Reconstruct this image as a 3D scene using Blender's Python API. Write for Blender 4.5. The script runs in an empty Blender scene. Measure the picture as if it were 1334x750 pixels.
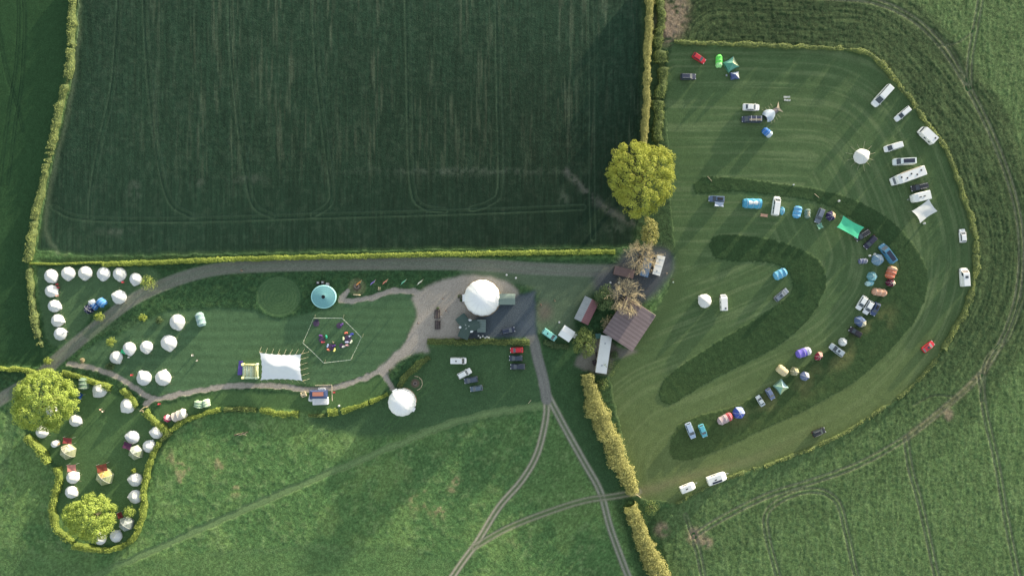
import bpy, bmesh, math, random
import numpy as np
from mathutils import Vector, Matrix, Euler
random.seed(7); RNG = np.random.default_rng(11)
PI = math.pi; R = math.radians
S = 0.25            # metres per photo pixel on the ground
CAMH = 230.0        # flying height
SUN_EL, SUN_AZ = 4.7, 50.0   # elevation; azimuth measured from +X (east) towards +Y (north)
scene = bpy.context.scene
COL = scene.collection

def W(px, py, h=0.0):
    """ground point (metres) seen at map position px,py; h = height of what is seen there"""
    k = 1 - h / CAMH
    return ((px - 667) * S * k, (375 - py) * S * k)
def lin(r, g, b):
    def f(c):
        c = c / 255.0
        return c / 12.92 if c <= 0.04045 else ((c + 0.055) / 1.055) ** 2.4
    return (f(r), f(g), f(b))

# ------------------------------------------------------------------ camera, light, sky
cam_d = bpy.data.cameras.new('camera'); cam = bpy.data.objects.new('camera', cam_d); COL.objects.link(cam)
cam.location = (0, 0, CAMH); cam.rotation_euler = (0, 0, 0)
cam_d.sensor_fit = 'HORIZONTAL'; cam_d.sensor_width = 36
cam_d.lens = 18 / ((1334 * S / 2) / CAMH)
cam_d.clip_start = 1; cam_d.clip_end = 9000
scene.camera = cam
scene.view_settings.view_transform = 'Standard'; scene.view_settings.look = 'None'
scene.view_settings.exposure = 0; scene.view_settings.gamma = 1
w = bpy.data.worlds.new("World"); scene.world = w; w.use_nodes = True
nt = w.node_tree; bg = nt.nodes['Background']
sky = nt.nodes.new('ShaderNodeTexSky'); sky.sky_type = 'NISHITA'; sky.sun_disc = False
sky.sun_elevation = R(SUN_EL); sky.sun_rotation = R(90 - SUN_AZ)
sky.altitude = 100; sky.air_density = 1.0; sky.dust_density = 0.6; sky.ozone_density = 1.0
hs = nt.nodes.new('ShaderNodeHueSaturation'); hs.inputs['Saturation'].default_value = 0.5     # thin high haze whitens the sky
nt.links.new(sky.outputs[0], hs.inputs['Color']); nt.links.new(hs.outputs[0], bg.inputs[0]); bg.inputs[1].default_value = 0.605
sd = bpy.data.lights.new('sun', 'SUN'); sun = bpy.data.objects.new('sun', sd); COL.objects.link(sun)
sd.energy = 9.4; sd.angle = R(0.8); sd.color = (1.0, 0.88, 0.66)
d = Vector((math.cos(R(SUN_AZ)) * math.cos(R(SUN_EL)), math.sin(R(SUN_AZ)) * math.cos(R(SUN_EL)), math.sin(R(SUN_EL))))
sun.rotation_euler = d.to_track_quat('Z', 'Y').to_euler(); sun.location = d * 300

# ------------------------------------------------------------------ materials
MATS = {}
def mat(name, rgb, rough=0.8, var=0.12, scale=2.0, spec=0.3, metal=0.0, trans=0.0, bump=0.0, coat=0.0, stripe=None):
    """procedural material: base colour varied by object-space noise, optional ribs (stripe = (axis, per metre))"""
    if name in MATS: return MATS[name]
    m = bpy.data.materials.new(name); m.use_nodes = True; t = m.node_tree; b = t.nodes['Principled BSDF']
    b.inputs['Roughness'].default_value = rough; b.inputs['Metallic'].default_value = metal
    b.inputs['Specular IOR Level'].default_value = spec; b.inputs['Coat Weight'].default_value = coat
    tc = t.nodes.new('ShaderNodeTexCoord'); n = t.nodes.new('ShaderNodeTexNoise')
    n.inputs['Scale'].default_value = scale; n.inputs['Detail'].default_value = 4
    t.links.new(tc.outputs['Object'], n.inputs['Vector'])
    mx = t.nodes.new('ShaderNodeMix'); mx.data_type = 'RGBA'
    mx.inputs['A'].default_value = tuple(c * (1 - var) for c in rgb) + (1,)
    mx.inputs['B'].default_value = tuple(min(1, c * (1 + var)) for c in rgb) + (1,)
    t.links.new(n.outputs['Fac'], mx.inputs['Factor'])
    out = mx.outputs['Result']
    if stripe:
        sx = t.nodes.new('ShaderNodeSeparateXYZ'); t.links.new(tc.outputs['Object'], sx.inputs[0])
        ml = t.nodes.new('ShaderNodeMath'); ml.operation = 'MULTIPLY'; ml.inputs[1].default_value = stripe[1] * 2 * PI
        t.links.new(sx.outputs[stripe[0]], ml.inputs[0])
        sn = t.nodes.new('ShaderNodeMath'); sn.operation = 'SINE'; t.links.new(ml.outputs[0], sn.inputs[0])
        mr = t.nodes.new('ShaderNodeMapRange'); mr.inputs[1].default_value = -1; mr.inputs[2].default_value = 1
        mr.inputs[3].default_value = 1 - stripe[2]; mr.inputs[4].default_value = 1
        t.links.new(sn.outputs[0], mr.inputs[0])
        mu = t.nodes.new('ShaderNodeVectorMath'); mu.operation = 'SCALE'
        t.links.new(out, mu.inputs[0]); t.links.new(mr.outputs[0], mu.inputs['Scale']); out = mu.outputs[0]
    t.links.new(out, b.inputs['Base Color'])
    if bump:
        bp = t.nodes.new('ShaderNodeBump'); bp.inputs['Strength'].default_value = bump; bp.inputs['Distance'].default_value = 0.1
        t.links.new(n.outputs['Fac'], bp.inputs['Height']); t.links.new(bp.outputs[0], b.inputs['Normal'])
    if trans:
        o = t.nodes['Material Output']; tr = t.nodes.new('ShaderNodeBsdfTranslucent'); ms = t.nodes.new('ShaderNodeMixShader')
        ms.inputs[0].default_value = trans; t.links.new(out, tr.inputs[0])
        t.links.new(b.outputs[0], ms.inputs[1]); t.links.new(tr.outputs[0], ms.inputs[2]); t.links.new(ms.outputs[0], o.inputs[0])
    MATS[name] = m; return m
def leafmat(name, rgb, rgb2, trans=0.35, scale=0.35):
    if name in MATS: return MATS[name]
    m = mat(name, rgb, 0.7, 0.0, scale, 0.15, trans=trans); t = m.node_tree
    mx = [n for n in t.nodes if n.type == 'MIX'][0]
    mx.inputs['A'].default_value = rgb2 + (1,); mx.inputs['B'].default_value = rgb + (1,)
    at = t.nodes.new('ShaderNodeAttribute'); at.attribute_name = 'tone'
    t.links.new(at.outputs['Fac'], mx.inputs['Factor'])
    return m

# ------------------------------------------------------------------ mesh helpers
class MB:
    def __init__(s): s.v = []; s.f = []
    def add(s, vs, fs, mx=None):
        o = len(s.v)
        s.v += [tuple(mx @ Vector(v)) for v in vs] if mx is not None else [tuple(v) for v in vs]
        s.f += [tuple(i + o for i in f) for f in fs]; return s
    def box(s, c, d, rz=0, taper=1.0):
        x, y, z = d[0] / 2, d[1] / 2, d[2] / 2; t = taper
        vs = [(-x, -y, -z), (x, -y, -z), (x, y, -z), (-x, y, -z), (-x * t, -y * t, z), (x * t, -y * t, z), (x * t, y * t, z), (-x * t, y * t, z)]
        return s.add(vs, [(3, 2, 1, 0), (4, 5, 6, 7), (0, 1, 5, 4), (1, 2, 6, 5), (2, 3, 7, 6), (3, 0, 4, 7)], Matrix.Translation(c) @ Matrix.Rotation(rz, 4, 'Z'))
    def tube(s, p, q, r0, r1=None, n=5, caps=True):
        r1 = r0 if r1 is None else r1; p = Vector(p); q = Vector(q); ax = (q - p)
        if ax.length < 1e-6: return s
        m = ax.to_track_quat('Z', 'Y').to_matrix()
        vs = [p + m @ Vector((math.cos(2 * PI * i / n) * r0, math.sin(2 * PI * i / n) * r0, 0)) for i in range(n)]
        vs += [q + m @ Vector((math.cos(2 * PI * i / n) * r1, math.sin(2 * PI * i / n) * r1, 0)) for i in range(n)]
        fs = [(i, (i + 1) % n, n + (i + 1) % n, n + i) for i in range(n)]
        if caps: fs += [tuple(range(n))[::-1], tuple(range(n, 2 * n))]
        return s.add(vs, fs)
    def path(s, pts, r, n=5):
        for a, b in zip(pts, pts[1:]): s.tube(a, b, r, r, n)
        return s
    def lathe(s, prof, n=16, rf=None, c=(0, 0, 0), sx=1, sy=1, rot=0, cap=False):
        """prof = [(radius, z)]; rf(angle, r, z) -> (r, z)"""
        vs = []; m = len(prof)
        for i in range(n):
            a = 2 * PI * i / n + rot
            for r, z in prof:
                if rf: r, z = rf(a, r, z)
                vs.append((c[0] + math.cos(a) * r * sx, c[1] + math.sin(a) * r * sy, c[2] + z))
        fs = [(i * m + j, ((i + 1) % n) * m + j, ((i + 1) % n) * m + j + 1, i * m + j + 1) for i in range(n) for j in range(m - 1)]
        if cap: fs.append(tuple(i * m + m - 1 for i in range(n)))
        return s.add(vs, fs)
    def loft(s, rings, cap=True, closed=True):
        n = len(rings[0]); vs = [p for r in rings for p in r]
        fs = [(k * n + i, k * n + (i + 1) % n, (k + 1) * n + (i + 1) % n, (k + 1) * n + i) for k in range(len(rings) - 1) for i in range(n if closed else n - 1)]
        if cap: fs += [tuple(range(n))[::-1], tuple(range((len(rings) - 1) * n, len(rings) * n))]
        return s.add(vs, fs)
    def grid(s, fn, nu, nv):
        vs = [fn(i / nu, j / nv) for j in range(nv + 1) for i in range(nu + 1)]
        fs = [(j * (nu + 1) + i, j * (nu + 1) + i + 1, (j + 1) * (nu + 1) + i + 1, (j + 1) * (nu + 1) + i) for j in range(nv) for i in range(nu)]
        return s.add(vs, fs)
    def quad(s, a, b, c, d): return s.add([a, b, c, d], [(0, 1, 2, 3)])
    def build(s, name, m, parent=None, smooth=False, bevel=0):
        me = bpy.data.meshes.new(name); me.from_pydata(s.v, [], s.f)
        bm = bmesh.new(); bm.from_mesh(me); bmesh.ops.recalc_face_normals(bm, faces=bm.faces)
        if bevel:
            es = [e for e in bm.edges if len(e.link_faces) == 2 and e.calc_face_angle(0) > 0.6]
            bmesh.ops.bevel(bm, geom=es, offset=bevel, segments=2, profile=0.6, affect='EDGES')
        bm.to_mesh(me); bm.free()
        if smooth: me.polygons.foreach_set('use_smooth', [True] * len(me.polygons))
        me.materials.append(m); o = bpy.data.objects.new(name, me); COL.objects.link(o)
        if parent is not None: o.parent = parent
        return o
def tag(o, label=None, cat=None, group=None, kind=None):
    if label: o['label'] = label
    if cat: o['category'] = cat
    if group: o['group'] = group
    if kind: o['kind'] = kind
    return o
def root(name, loc, rz, label, cat, group=None):
    o = bpy.data.objects.new(name, None); COL.objects.link(o); o.empty_display_size = 0.5
    o.location = (loc[0], loc[1], loc[2] if len(loc) > 2 else 0); o.rotation_euler = (0, 0, rz)
    return tag(o, label, cat, group)
def copy_tree(o, loc, rz, label, group=None):
    r = o.copy(); COL.objects.link(r); r.location = loc; r.rotation_euler = (0, 0, rz)
    tag(r, label, None, group)
    for ch in list(o.children):
        c = ch.copy(); COL.objects.link(c); c.parent = r
        for g in list(ch.children):
            e = g.copy(); COL.objects.link(e); e.parent = c
    return r
def smooth_line(pts, step=4.0):
    """Catmull-Rom through map points, resampled"""
    P = [np.array(p, float) for p in pts]; P = [2 * P[0] - P[1]] + P + [2 * P[-1] - P[-2]]; out = []
    for i in range(1, len(P) - 2):
        n = max(1, int(np.linalg.norm(P[i + 1] - P[i]) / step))
        for k in range(n):
            t = k / n; a, b, c, e = P[i - 1], P[i], P[i + 1], P[i + 2]
            out.append(0.5 * ((2 * b) + (c - a) * t + (2 * a - 5 * b + 4 * c - e) * t * t + (3 * b - a - 3 * c + e) * t ** 3))
    out.append(P[-2]); return np.array(out)
# ------------------------------------------------------------------ the ground: one fine height field split into its surfaces
GS = 0.34
gx = np.arange(-192, 192.01, GS); gy = np.arange(-112, 112.01, GS)
NX, NY = len(gx), len(gy)
X, Y = np.meshgrid(gx, gy); PX = X / S + 667; PY = 375 - Y / S
def vnoise(x, y, seed=0):
    r = np.random.default_rng(seed); T = r.random((256, 256)).astype(np.float32)
    xi = np.floor(x).astype(int); yi = np.floor(y).astype(int); fx = x - xi; fy = y - yi
    fx = fx * fx * (3 - 2 * fx); fy = fy * fy * (3 - 2 * fy)
    a = T[yi & 255, xi & 255]; b = T[yi & 255, (xi + 1) & 255]; c = T[(yi + 1) & 255, xi & 255]; e = T[(yi + 1) & 255, (xi + 1) & 255]
    return (a * (1 - fx) + b * fx) * (1 - fy) + (c * (1 - fx) + e * fx) * fy
def fbm(x, y, seed=0, o=4):
    s = 0; a = 0.5; t = 0
    for k in range(o): s = s + a * vnoise(x * 2 ** k + 17 * k, y * 2 ** k + 31 * k, seed + k); t += a; a *= 0.55
    return s / t
QX = PX + (fbm(PX / 9, PY / 9, 91, 3) - 0.5) * 5; QY = PY + (fbm(PX / 9, PY / 9, 95, 3) - 0.5) * 5
def inpoly(pts, qx=None, qy=None):
    qx = QX if qx is None else qx; qy = QY if qy is None else qy
    m = np.zeros(qx.shape, bool); n = len(pts)
    for i in range(n):
        x0, y0 = pts[i]; x1, y1 = pts[(i + 1) % n]
        if y0 == y1: continue
        c = ((y0 > qy) != (y1 > qy)) & (qx < (x1 - x0) * (qy - y0) / (y1 - y0) + x0); m ^= c
    return m
def blur(a, k):
    a = a.astype(np.float32)
    for ax in (0, 1):
        for _ in range(2):
            c = np.cumsum(np.pad(a, [(k + 1, k) if i == ax else (0, 0) for i in (0, 1)], mode='edge'), axis=ax)
            a = (np.take(c, range(2 * k + 1, c.shape[ax]), ax) - np.take(c, range(0, c.shape[ax] - 2 * k - 1), ax)) / (2 * k + 1)
    return a
def poly(pts, k=1, sm=True, exact=False):
    p = smooth_line(list(pts) + [pts[0]], 8)[:-1] if sm else pts
    return blur(inpoly([tuple(q) for q in p], PX + (n3 - .5) * 3.2 if exact else None, PY + (n4 - .5) * 3.2 if exact else None), k)
def dist(pts, sm=True, maxd=40, wob=True):
    """distance to the line, signed side and length along it (in map pixels)"""
    L = smooth_line(pts, 8) if sm else np.array(pts, float)
    x = QX if wob else PX; y = QY if wob else PY
    D = np.full(x.shape, 1e6); A = np.zeros(x.shape); Sg = np.ones(x.shape); acc = 0
    for (x0, y0), (x1, y1) in zip(L, L[1:]):
        l = math.hypot(x1 - x0, y1 - y0)
        if l < 1e-6: continue
        i0 = np.searchsorted(gx, (min(x0, x1) - maxd - 667) * S); i1 = np.searchsorted(gx, (max(x0, x1) + maxd - 667) * S)
        j0 = np.searchsorted(gy, (375 - max(y0, y1) - maxd) * S); j1 = np.searchsorted(gy, (375 - min(y0, y1) + maxd) * S)
        sl = (slice(j0, j1), slice(i0, i1)); dx, dy = (x1 - x0) / l, (y1 - y0) / l
        rx = x[sl] - x0; ry = y[sl] - y0; t = np.clip(rx * dx + ry * dy, 0, l)
        dd = np.hypot(rx - t * dx, ry - t * dy); b = dd < D[sl]
        D[sl] = np.where(b, dd, D[sl]); A[sl] = np.where(b, acc + t, A[sl]); Sg[sl] = np.where(b, np.sign(rx * dy - ry * dx), Sg[sl]); acc += l
    return D, A, Sg
def ss(a, b, x): t = np.clip((x - a) / (b - a), 0, 1); return t * t * (3 - 2 * t)

KG = np.array([0.97, 0.92, 0.86], np.float32)
C = np.zeros(X.shape + (3,), np.float32); Hh = np.zeros(X.shape, np.float32)
def C3(r, g, b): return np.array(lin(r, g, b), np.float32) * KG
def lay(mask, col, f=1.0):
    global C
    m = (mask * f)[..., None]; C = C * (1 - m) + (col if getattr(col, 'ndim', 1) == 3 else np.asarray(col, np.float32)) * m
def mulc(mask, k):
    global C
    C = C * (1 + mask * (k - 1))[..., None]

# zones (map pixel outlines)
H_LEFT = [(99, -40), (97, 0), (96, 30), (92, 90), (82, 130), (72, 175), (60, 230), (49, 280), (41, 320), (38, 345), (42, 380), (48, 420), (56, 455)]
H7 = [(878, 56), (940, 58), (1020, 61), (1100, 65), (1130, 70), (1150, 88), (1170, 110), (1190, 136), (1212, 167), (1230, 190), (1242, 220), (1256, 260), (1267, 295), (1270, 330), (1268, 370), (1257, 402), (1242, 430), (1228, 455), (1200, 490), (1160, 525), (1110, 557), (1060, 583), (1000, 605), (940, 625), (880, 655)]
CAMP = H7 + [(835, 650), (815, 590), (800, 520), (792, 480), (835, 430), (870, 380), (880, 330), (872, 260), (868, 150), (870, 80)]
far = 900
m_tl = poly([(-160, -90), (96, -90), (95, 30), (90, 90), (80, 130), (70, 175), (58, 230), (47, 280), (38, 330), (42, 400), (60, 470), (0, 476), (-160, 470)], 2)
m_top = poly([(103, -90), (102, 30), (96, 90), (87, 130), (76, 175), (64, 230), (54, 280), (46, 326), (120, 334), (330, 330), (520, 326), (826, 322), (836, 250), (836, 100), (838, -90)], 2, sm=False)
m_rt = poly([(862, -90), (866, 48), (878, 52)] + H7[1:] + [(852, 672), (866, 720), (885, 840), (1500, 840), (1500, -90)], 1, sm=False)
m_camp = poly(CAMP, 1, sm=False)
m_left = poly([(48, 346), (330, 342), (820, 336), (880, 330), (790, 470), (700, 440), (560, 443), (520, 505), (440, 535), (330, 533), (262, 540), (222, 562), (188, 640), (175, 700), (145, 714), (110, 708), (72, 670), (78, 620), (45, 575), (0, 535), (-140, 540), (-140, 480), (55, 480)], 1, sm=False)

n1 = fbm(X / 22, Y / 22, 1, 3); n2 = fbm(X / 6, Y / 6, 5, 3); n3 = fbm(X / 1.5, Y / 1.5, 9, 3); n4 = fbm(X / 0.7, Y / 0.7, 14, 2)
rnd = RNG.random(X.shape).astype(np.float32); n5 = fbm(X / .5, Y / .5, 55, 2)
patch = ss(0.42, 0.62, n2 * 0.6 + n1 * 0.4)
# meadow
C[:] = C3(82, 116, 72); lay(patch, C3(104, 134, 82), 0.8); lay(ss(480, 560, PX) * ss(820, 700, PX) * ss(720, 600, PY) * ss(480, 540, PY), C3(72, 106, 68), .6); lay(ss(0.55, 0.75, n3) * 0.5, C3(118, 144, 98))
h_meadow = 0.55 * n3 + 0.25 * n4 + 0.5 * n2
C[:] = C * (0.80 + 0.42 * n4)[..., None]; Hh[:] = h_meadow * 0.36
bare = ss(0.6, 0.72, n2) * sum(np.exp(-((PX - a) ** 2 / (2 * s * s) + (PY - b) ** 2 / (2 * (s * .6) ** 2))) for a, b, s in
      [(590, 632, 16), (300, 625, 20), (235, 628, 9), (688, 712, 12), (280, 610, 24), (560, 640, 22), (240, 605, 20), (580, 655, 20), (705, 722, 10)])
lay(np.clip(bare * ss(.35, .6, n3) * 1.2, 0, 0.65), C3(150, 142, 112))
k = poly([(826, -90), (880, -90), (880, 330), (840, 345), (800, 335), (826, 322)], 2, sm=False); lay(k, C3(58, 80, 54), .95); Hh = Hh * (1 - .5 * k)
k = poly([(745, 480), (800, 470), (835, 560), (870, 665), (900, 790), (850, 790), (800, 660), (770, 600)], 3); lay(k, C3(56, 82, 54), .9); Hh = Hh * (1 - .5 * k)
k = poly([(45, 336), (800, 322), (800, 332), (60, 348)], 1, sm=False); lay(k, C3(52, 76, 48), .9); Hh = Hh * (1 - .5 * k)
# top-left field
rows = fbm(PX / 1.6 + PY * 0.03, PY / 60, 33, 2)
lay(m_tl, C3(48, 78, 50)); mulc(m_tl, 0.9 + 0.2 * n3); Hh = np.where(m_tl > .5, 0.06 * n3 + 0.04 * rows, Hh)
# dark crop field
ct = np.zeros_like(C); ct[:] = C3(40, 63, 49)
stre = fbm(PX / 2.3, PY / 45, 21, 3); str2 = fbm(PX / 14, PY / 90, 24, 2)
e = (ss(0.50, 0.72, stre) * ss(0.35, 0.65, str2) * (1 - ss(180, 270, PY)) * ss(120, 260, PX))[..., None]
ct = ct * (1 - e * 0.75) + C3(76, 90, 74) * e * 0.75
vg = ss(0.5, .75, n3)[..., None] * 0.4; ct = ct * (1 - vg) + C3(58, 76, 62) * vg
ct *= (.50 + .14 * n3 + .74 * fbm(PX / 1.2, PY / 26, 205, 3))[..., None]; ct *= (1.18 - 0.42 * ss(120, 760, PX) * ss(0, 200, PY) + 0.12 * (n1 - .5))[..., None]
lay(m_top, ct)
for a, b, sx, sy in [(175, 247, 6, 9), (150, 302, 15, 2.5), (258, 236, 6, 4), (323, 234, 12, 4), (600, 223, 70, 3), (664, 273, 6, 2), (735, 258, 4, 6), (800, 298, 8, 4)]:
    lay(m_top * np.exp(-((QX - a) ** 2 / (2 * sx * sx) + (QY - b) ** 2 / (2 * sy * sy))) * ss(0.3, 0.6, n3), C3(84, 96, 86), 0.6)
D, A, G = dist([(738, 222), (758, 245), (785, 268), (805, 280), (826, 293)]); lay(m_top * np.exp(-(D / 4.5) ** 2) * ss(.25, .55, n3), C3(98, 102, 98), 0.6)
Hh = np.where(m_top > .5, 0.05 * stre + (0.07 * n3 + 0.05 * n4) * (1 - .8 * ss(180, 290, PY)), Hh)
D, A, G = dist([(104, -40), (101, 60), (92, 130), (76, 200), (64, 250), (60, 300), (75, 330)]); lay(np.exp(-(D / 3.2) ** 2), C3(92, 108, 88), 0.6)
def ruts(pts, gap, wd, col, f, mask=1.0, dep=0.08, sm=True, fade=None, mid=None):
    """a pair of wheel ruts"""
    global Hh
    D, A, G = dist(pts, sm, wob=False)
    k = np.exp(-((D - gap) / wd) ** 2) * (0.7 + 0.6 * (fbm(A / 14, G, 61, 2) - .2)) * mask
    if fade: k = k * np.clip((fade - A) / 60, 0, 1)
    if mid is not None: lay(np.exp(-(D / (gap * 1.5)) ** 4) * mask * 0.55, mid)
    lay(np.clip(k * f, 0, 1), col); Hh -= np.clip(k, 0, 1) * dep
dk = C3(28, 50, 38); lt = C3(72, 94, 76)
for pts in [[(188, -40), (190, 30), (196, 120), (206, 200), (222, 262), (250, 281)], [(158, -40), (152, 60), (146, 120), (130, 190), (120, 250), (118, 283)],
            [(300, -40), (302, 60), (312, 160), (322, 230), (332, 268), (355, 281)], [(410, -40), (413, 80), (424, 180), (432, 240), (430, 265), (408, 280)],
            [(530, -40), (533, 120), (537, 240), (550, 268), (580, 274)], [(648, -40), (650, 120), (652, 240), (640, 263), (615, 272)],
            [(770, -40), (771, 120), (771, 240), (773, 310)], [(70, 270), (110, 284), (250, 286), (420, 281), (600, 276), (760, 270)]]:
    ruts(pts, 3.4, 0.9, lt, 0.55, m_top, 0.05); ruts(pts, 2.0, 0.7, dk, 0.35, m_top, 0.05)
for pts in [[(22, -40), (24, 30), (20, 90), (12, 140), (4, 200), (-5, 280)], [(-10, -20), (0, 50), (10, 100), (20, 130), (30, 170)], [(28, -40), (32, 30), (28, 110), (20, 160), (10, 240)]]:
    ruts(pts, 1.6, 0.8, dk, 0.6, m_tl, 0.1)
# right hand crop
D7, A7, G7 = dist(H7[1:], True, 130, False)
arc = fbm(D7 / 2.6, A7 / 40, 41, 3); near = ss(100, 85, D7)
cr = np.zeros_like(C); cr[:] = C3(84, 110, 70); k = (ss(.45, .7, fbm(PX / 3, PY / 16, 44, 3)) * .55)[..., None]; cr = cr * (1 - k) + C3(104, 128, 86) * k
ca = np.zeros_like(C); ca[:] = C3(58, 79, 52); k = (ss(.42, .68, arc) * .6 * (0.5 + n2))[..., None]; ca = ca * (1 - k) + C3(88, 108, 72) * k
nn = near * np.clip((640 - PY) / 200, 0.3, 1); cr = cr * (1 - nn[..., None]) + ca * nn[..., None]
cr *= (0.60 + .2 * n3 + .5 * fbm(PX / 1.9, PY / 8, 210, 3) + 0.12 * ss(300, 600, PY))[..., None]
cr *= (1 - 0.22 * ss(140, 20, PY) * ss(1150, 1000, PX))[..., None]
lay(m_rt, cr)
Hh = np.where(m_rt > .5, 0.12 * n3 + 0.12 * n4 + 0.10 * arc * near + 0.12 * fbm(PX / 3, PY / 16, 44, 3), Hh)
br = C3(134, 138, 114)
TR = [([(1000, -12), (1080, -4), (1140, 2), (1190, 25), (1228, 62), (1262, 115), (1292, 175), (1315, 235), (1328, 290), (1330, 345), (1322, 400), (1302, 450), (1275, 490), (1235, 527), (1180, 570), (1120, 604), (1060, 626), (1000, 645), (940, 675), (905, 697)], 3.0, 1.3, .75),
      ([(1284, -40), (1272, 30), (1264, 75), (1262, 115)], 3, 1.3, .6), ([(1180, 570), (1186, 610), (1200, 660), (1222, 760), (1226, 800)], 3, 1.3, .65),
      ([(1277, 490), (1284, 540), (1298, 600), (1312, 680), (1328, 760)], 3, 1.3, .6), ([(1335, 380), (1312, 440), (1285, 470), (1280, 520)], 2.5, 1.2, .4),
      ([(1025, 800), (1012, 745), (1000, 700), (998, 670), (1015, 652), (1045, 640), (1072, 640), (1092, 655), (1102, 690), (1118, 760)], 2.8, 1.2, .6),
      ([(903, 697), (912, 730), (925, 800)], 2.8, 1.3, .6), ([(1262, 115), (1240, 66), (1215, 40)], 2, 1, .3), ([(893, 670), (900, 690), (905, 700)], 2, 1, .5),
      ([(1190, 528), (1215, 515), (1240, 516)], 0, 1.0, .35), ([(1225, 60), (1250, 55), (1268, 40)], 0, 1.4, .4)]
for pts, gp, wd, f in TR: ruts(pts, gp, wd, br, f * 1.15, m_rt, 0.25)
D, A, G = dist([(1180, 570), (1235, 527), (1275, 490), (1290, 470)]); lay(m_rt * np.exp(-(D / 4) ** 2), C3(128, 120, 102), 0.4)
D, A, G = dist(H7[14:22]); lay(np.exp(-((D * -G - 5) / 2) ** 2) * ss(.3, .6, n2), C3(150, 134, 112), 0.5)
for a, b, s in [(905, 697, 8), (920, 706, 6), (862, 690, 7), (1030, 540 - 80, 0.1), (875, 30, 15), (880, 8, 13), (870, 45, 10), (1235, 540, 5)]:
    lay(np.exp(-(((QX - a) ** 2 + (QY - b) ** 2) / (2 * s * s)) ** 2) * ss(.2, .5, n3), C3(146, 130, 116), 0.75)
# camping field: mown stripes that follow its outline, two long-grass bands
lay(m_camp, C3(80, 104, 70))
Lc = [(880, 95), (1000, 95), (1100, 105), (1160, 150), (1200, 230), (1225, 310), (1222, 380), (1190, 450), (1120, 520), (1020, 570), (900, 615)]
DC, AC, GC = dist(Lc, True, 400, False); DC = DC * GC + 1.2 * n1
big = fbm(X / 30, Y / 30, 77, 2)
strp = np.sin(DC / 2.35 + 2 * n1) * .5 + fbm(DC / 1.6, AC / 50, 71, 3) * 1.4 - .7
mulc(m_camp, 1 + 0.075 * strp + 0.2 * (big - .5)); lay(m_camp * ss(.5, .8, fbm(DC / 3, AC / 90, 73, 2)), C3(116, 134, 98), 0.45)
lay(m_camp * ss(480, 700, PY + 0.1 * PX) * .6, C3(112, 126, 80)); mulc(m_camp, .9 + .2 * n3)
U1 = poly([(903, 240), (915, 231), (960, 232), (1020, 240), (1080, 250), (1130, 268), (1170, 296), (1200, 335), (1209, 370), (1196, 410), (1165, 450), (1120, 492), (1060, 528), (1000, 556), (940, 584), (890, 600), (872, 590), (880, 560), (900, 545), (960, 528), (1010, 500), (1050, 475), (1095, 445), (1125, 412), (1150, 380), (1165, 360), (1172, 345), (1158, 322), (1120, 292), (1075, 267), (1020, 256), (952, 249), (906, 252)], 0, exact=True)
U2 = poly([(923, 318), (929, 308), (960, 306), (1004, 312), (1044, 325), (1068, 341), (1077, 362), (1072, 384), (1056, 412), (1028, 440), (996, 460), (960, 478), (917, 501), (872, 527), (861, 523), (859, 508), (869, 490), (900, 468), (948, 437), (985, 415), (1014, 396), (1030, 382), (1032, 366), (1020, 349), (996, 341), (948, 340), (928, 332)], 0, exact=True)
rough = C3(52, 76, 48)
rc = np.zeros_like(C); rc[:] = rough; k = (ss(430, 640, PY) * .55)[..., None]; rc = rc * (1 - k) + C3(84, 102, 60) * k; rc *= (0.72 + .3 * n3 + .25 * n4)[..., None]
lay(U1 * m_camp, rc, 0.9); lay(U2 * m_camp, rc, 0.95); UU = np.maximum(U1, U2) * m_camp
lay(m_camp * poly([(1080, 470), (1130, 420), (1165, 400), (1150, 440), (1100, 480), (1020, 530), (950, 555), (960, 535)], 5) * ss(.35, .65, n2), C3(122, 124, 84), 0.5)
Hh = np.where(m_camp > .5, 0.012 * strp + 0.05 * n3 + UU * (0.06 + 0.07 * n3 + 0.05 * n4), Hh)
D, A, G = dist([(835, 640), (870, 630), (930, 612), (1000, 590), (1080, 550)]); lay(m_camp * np.exp(-(D / 7) ** 2) * np.clip(1 - A / 260, 0, 1), C3(124, 124, 94), .75)
# left grounds: rough grass, mown lawns
lay(m_left, C3(54, 84, 56)); lay(m_left * ss(.5, .75, n3), C3(74, 102, 66), .5); Hh = np.where(m_left > .5, 0.18 * n3 + .12 * n4, Hh)
lawn1 = poly([(165, 432), (200, 412), (250, 402), (320, 403), (345, 410), (370, 416), (400, 408), (440, 398), (470, 392), (505, 383), (535, 384), (544, 400), (538, 425), (515, 462), (490, 480), (440, 498), (350, 500), (290, 501), (200, 514), (150, 490), (100, 473), (130, 445)], 1)
lawn2 = poly([(48, 350), (200, 350), (196, 378), (160, 392), (120, 410), (96, 440), (80, 452), (62, 440), (52, 390)], 1)
lawn3 = poly([(290, 508), (400, 512), (470, 498), (500, 488), (505, 505), (470, 522), (400, 535), (290, 530), (225, 555), (205, 530)], 1)
lawn4 = poly([(85, 492), (150, 512), (215, 562), (196, 600), (186, 660), (168, 704), (110, 706), (76, 670), (82, 620), (40, 560), (60, 500)], 1)
lawn5 = poly([(552, 450), (690, 445), (712, 520), (640, 545), (560, 560), (480, 570), (430, 560), (400, 545), (470, 528), (520, 500), (550, 470)], 3)
lawn6 = poly([(600, 344), (790, 345), (800, 360), (770, 385), (745, 420), (755, 440), (700, 430), (698, 380), (640, 365), (600, 358)], 2)
lawn7 = poly([(702, 440), (760, 445), (765, 490), (790, 560), (815, 620), (780, 640), (740, 560), (712, 500)], 2)
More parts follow.
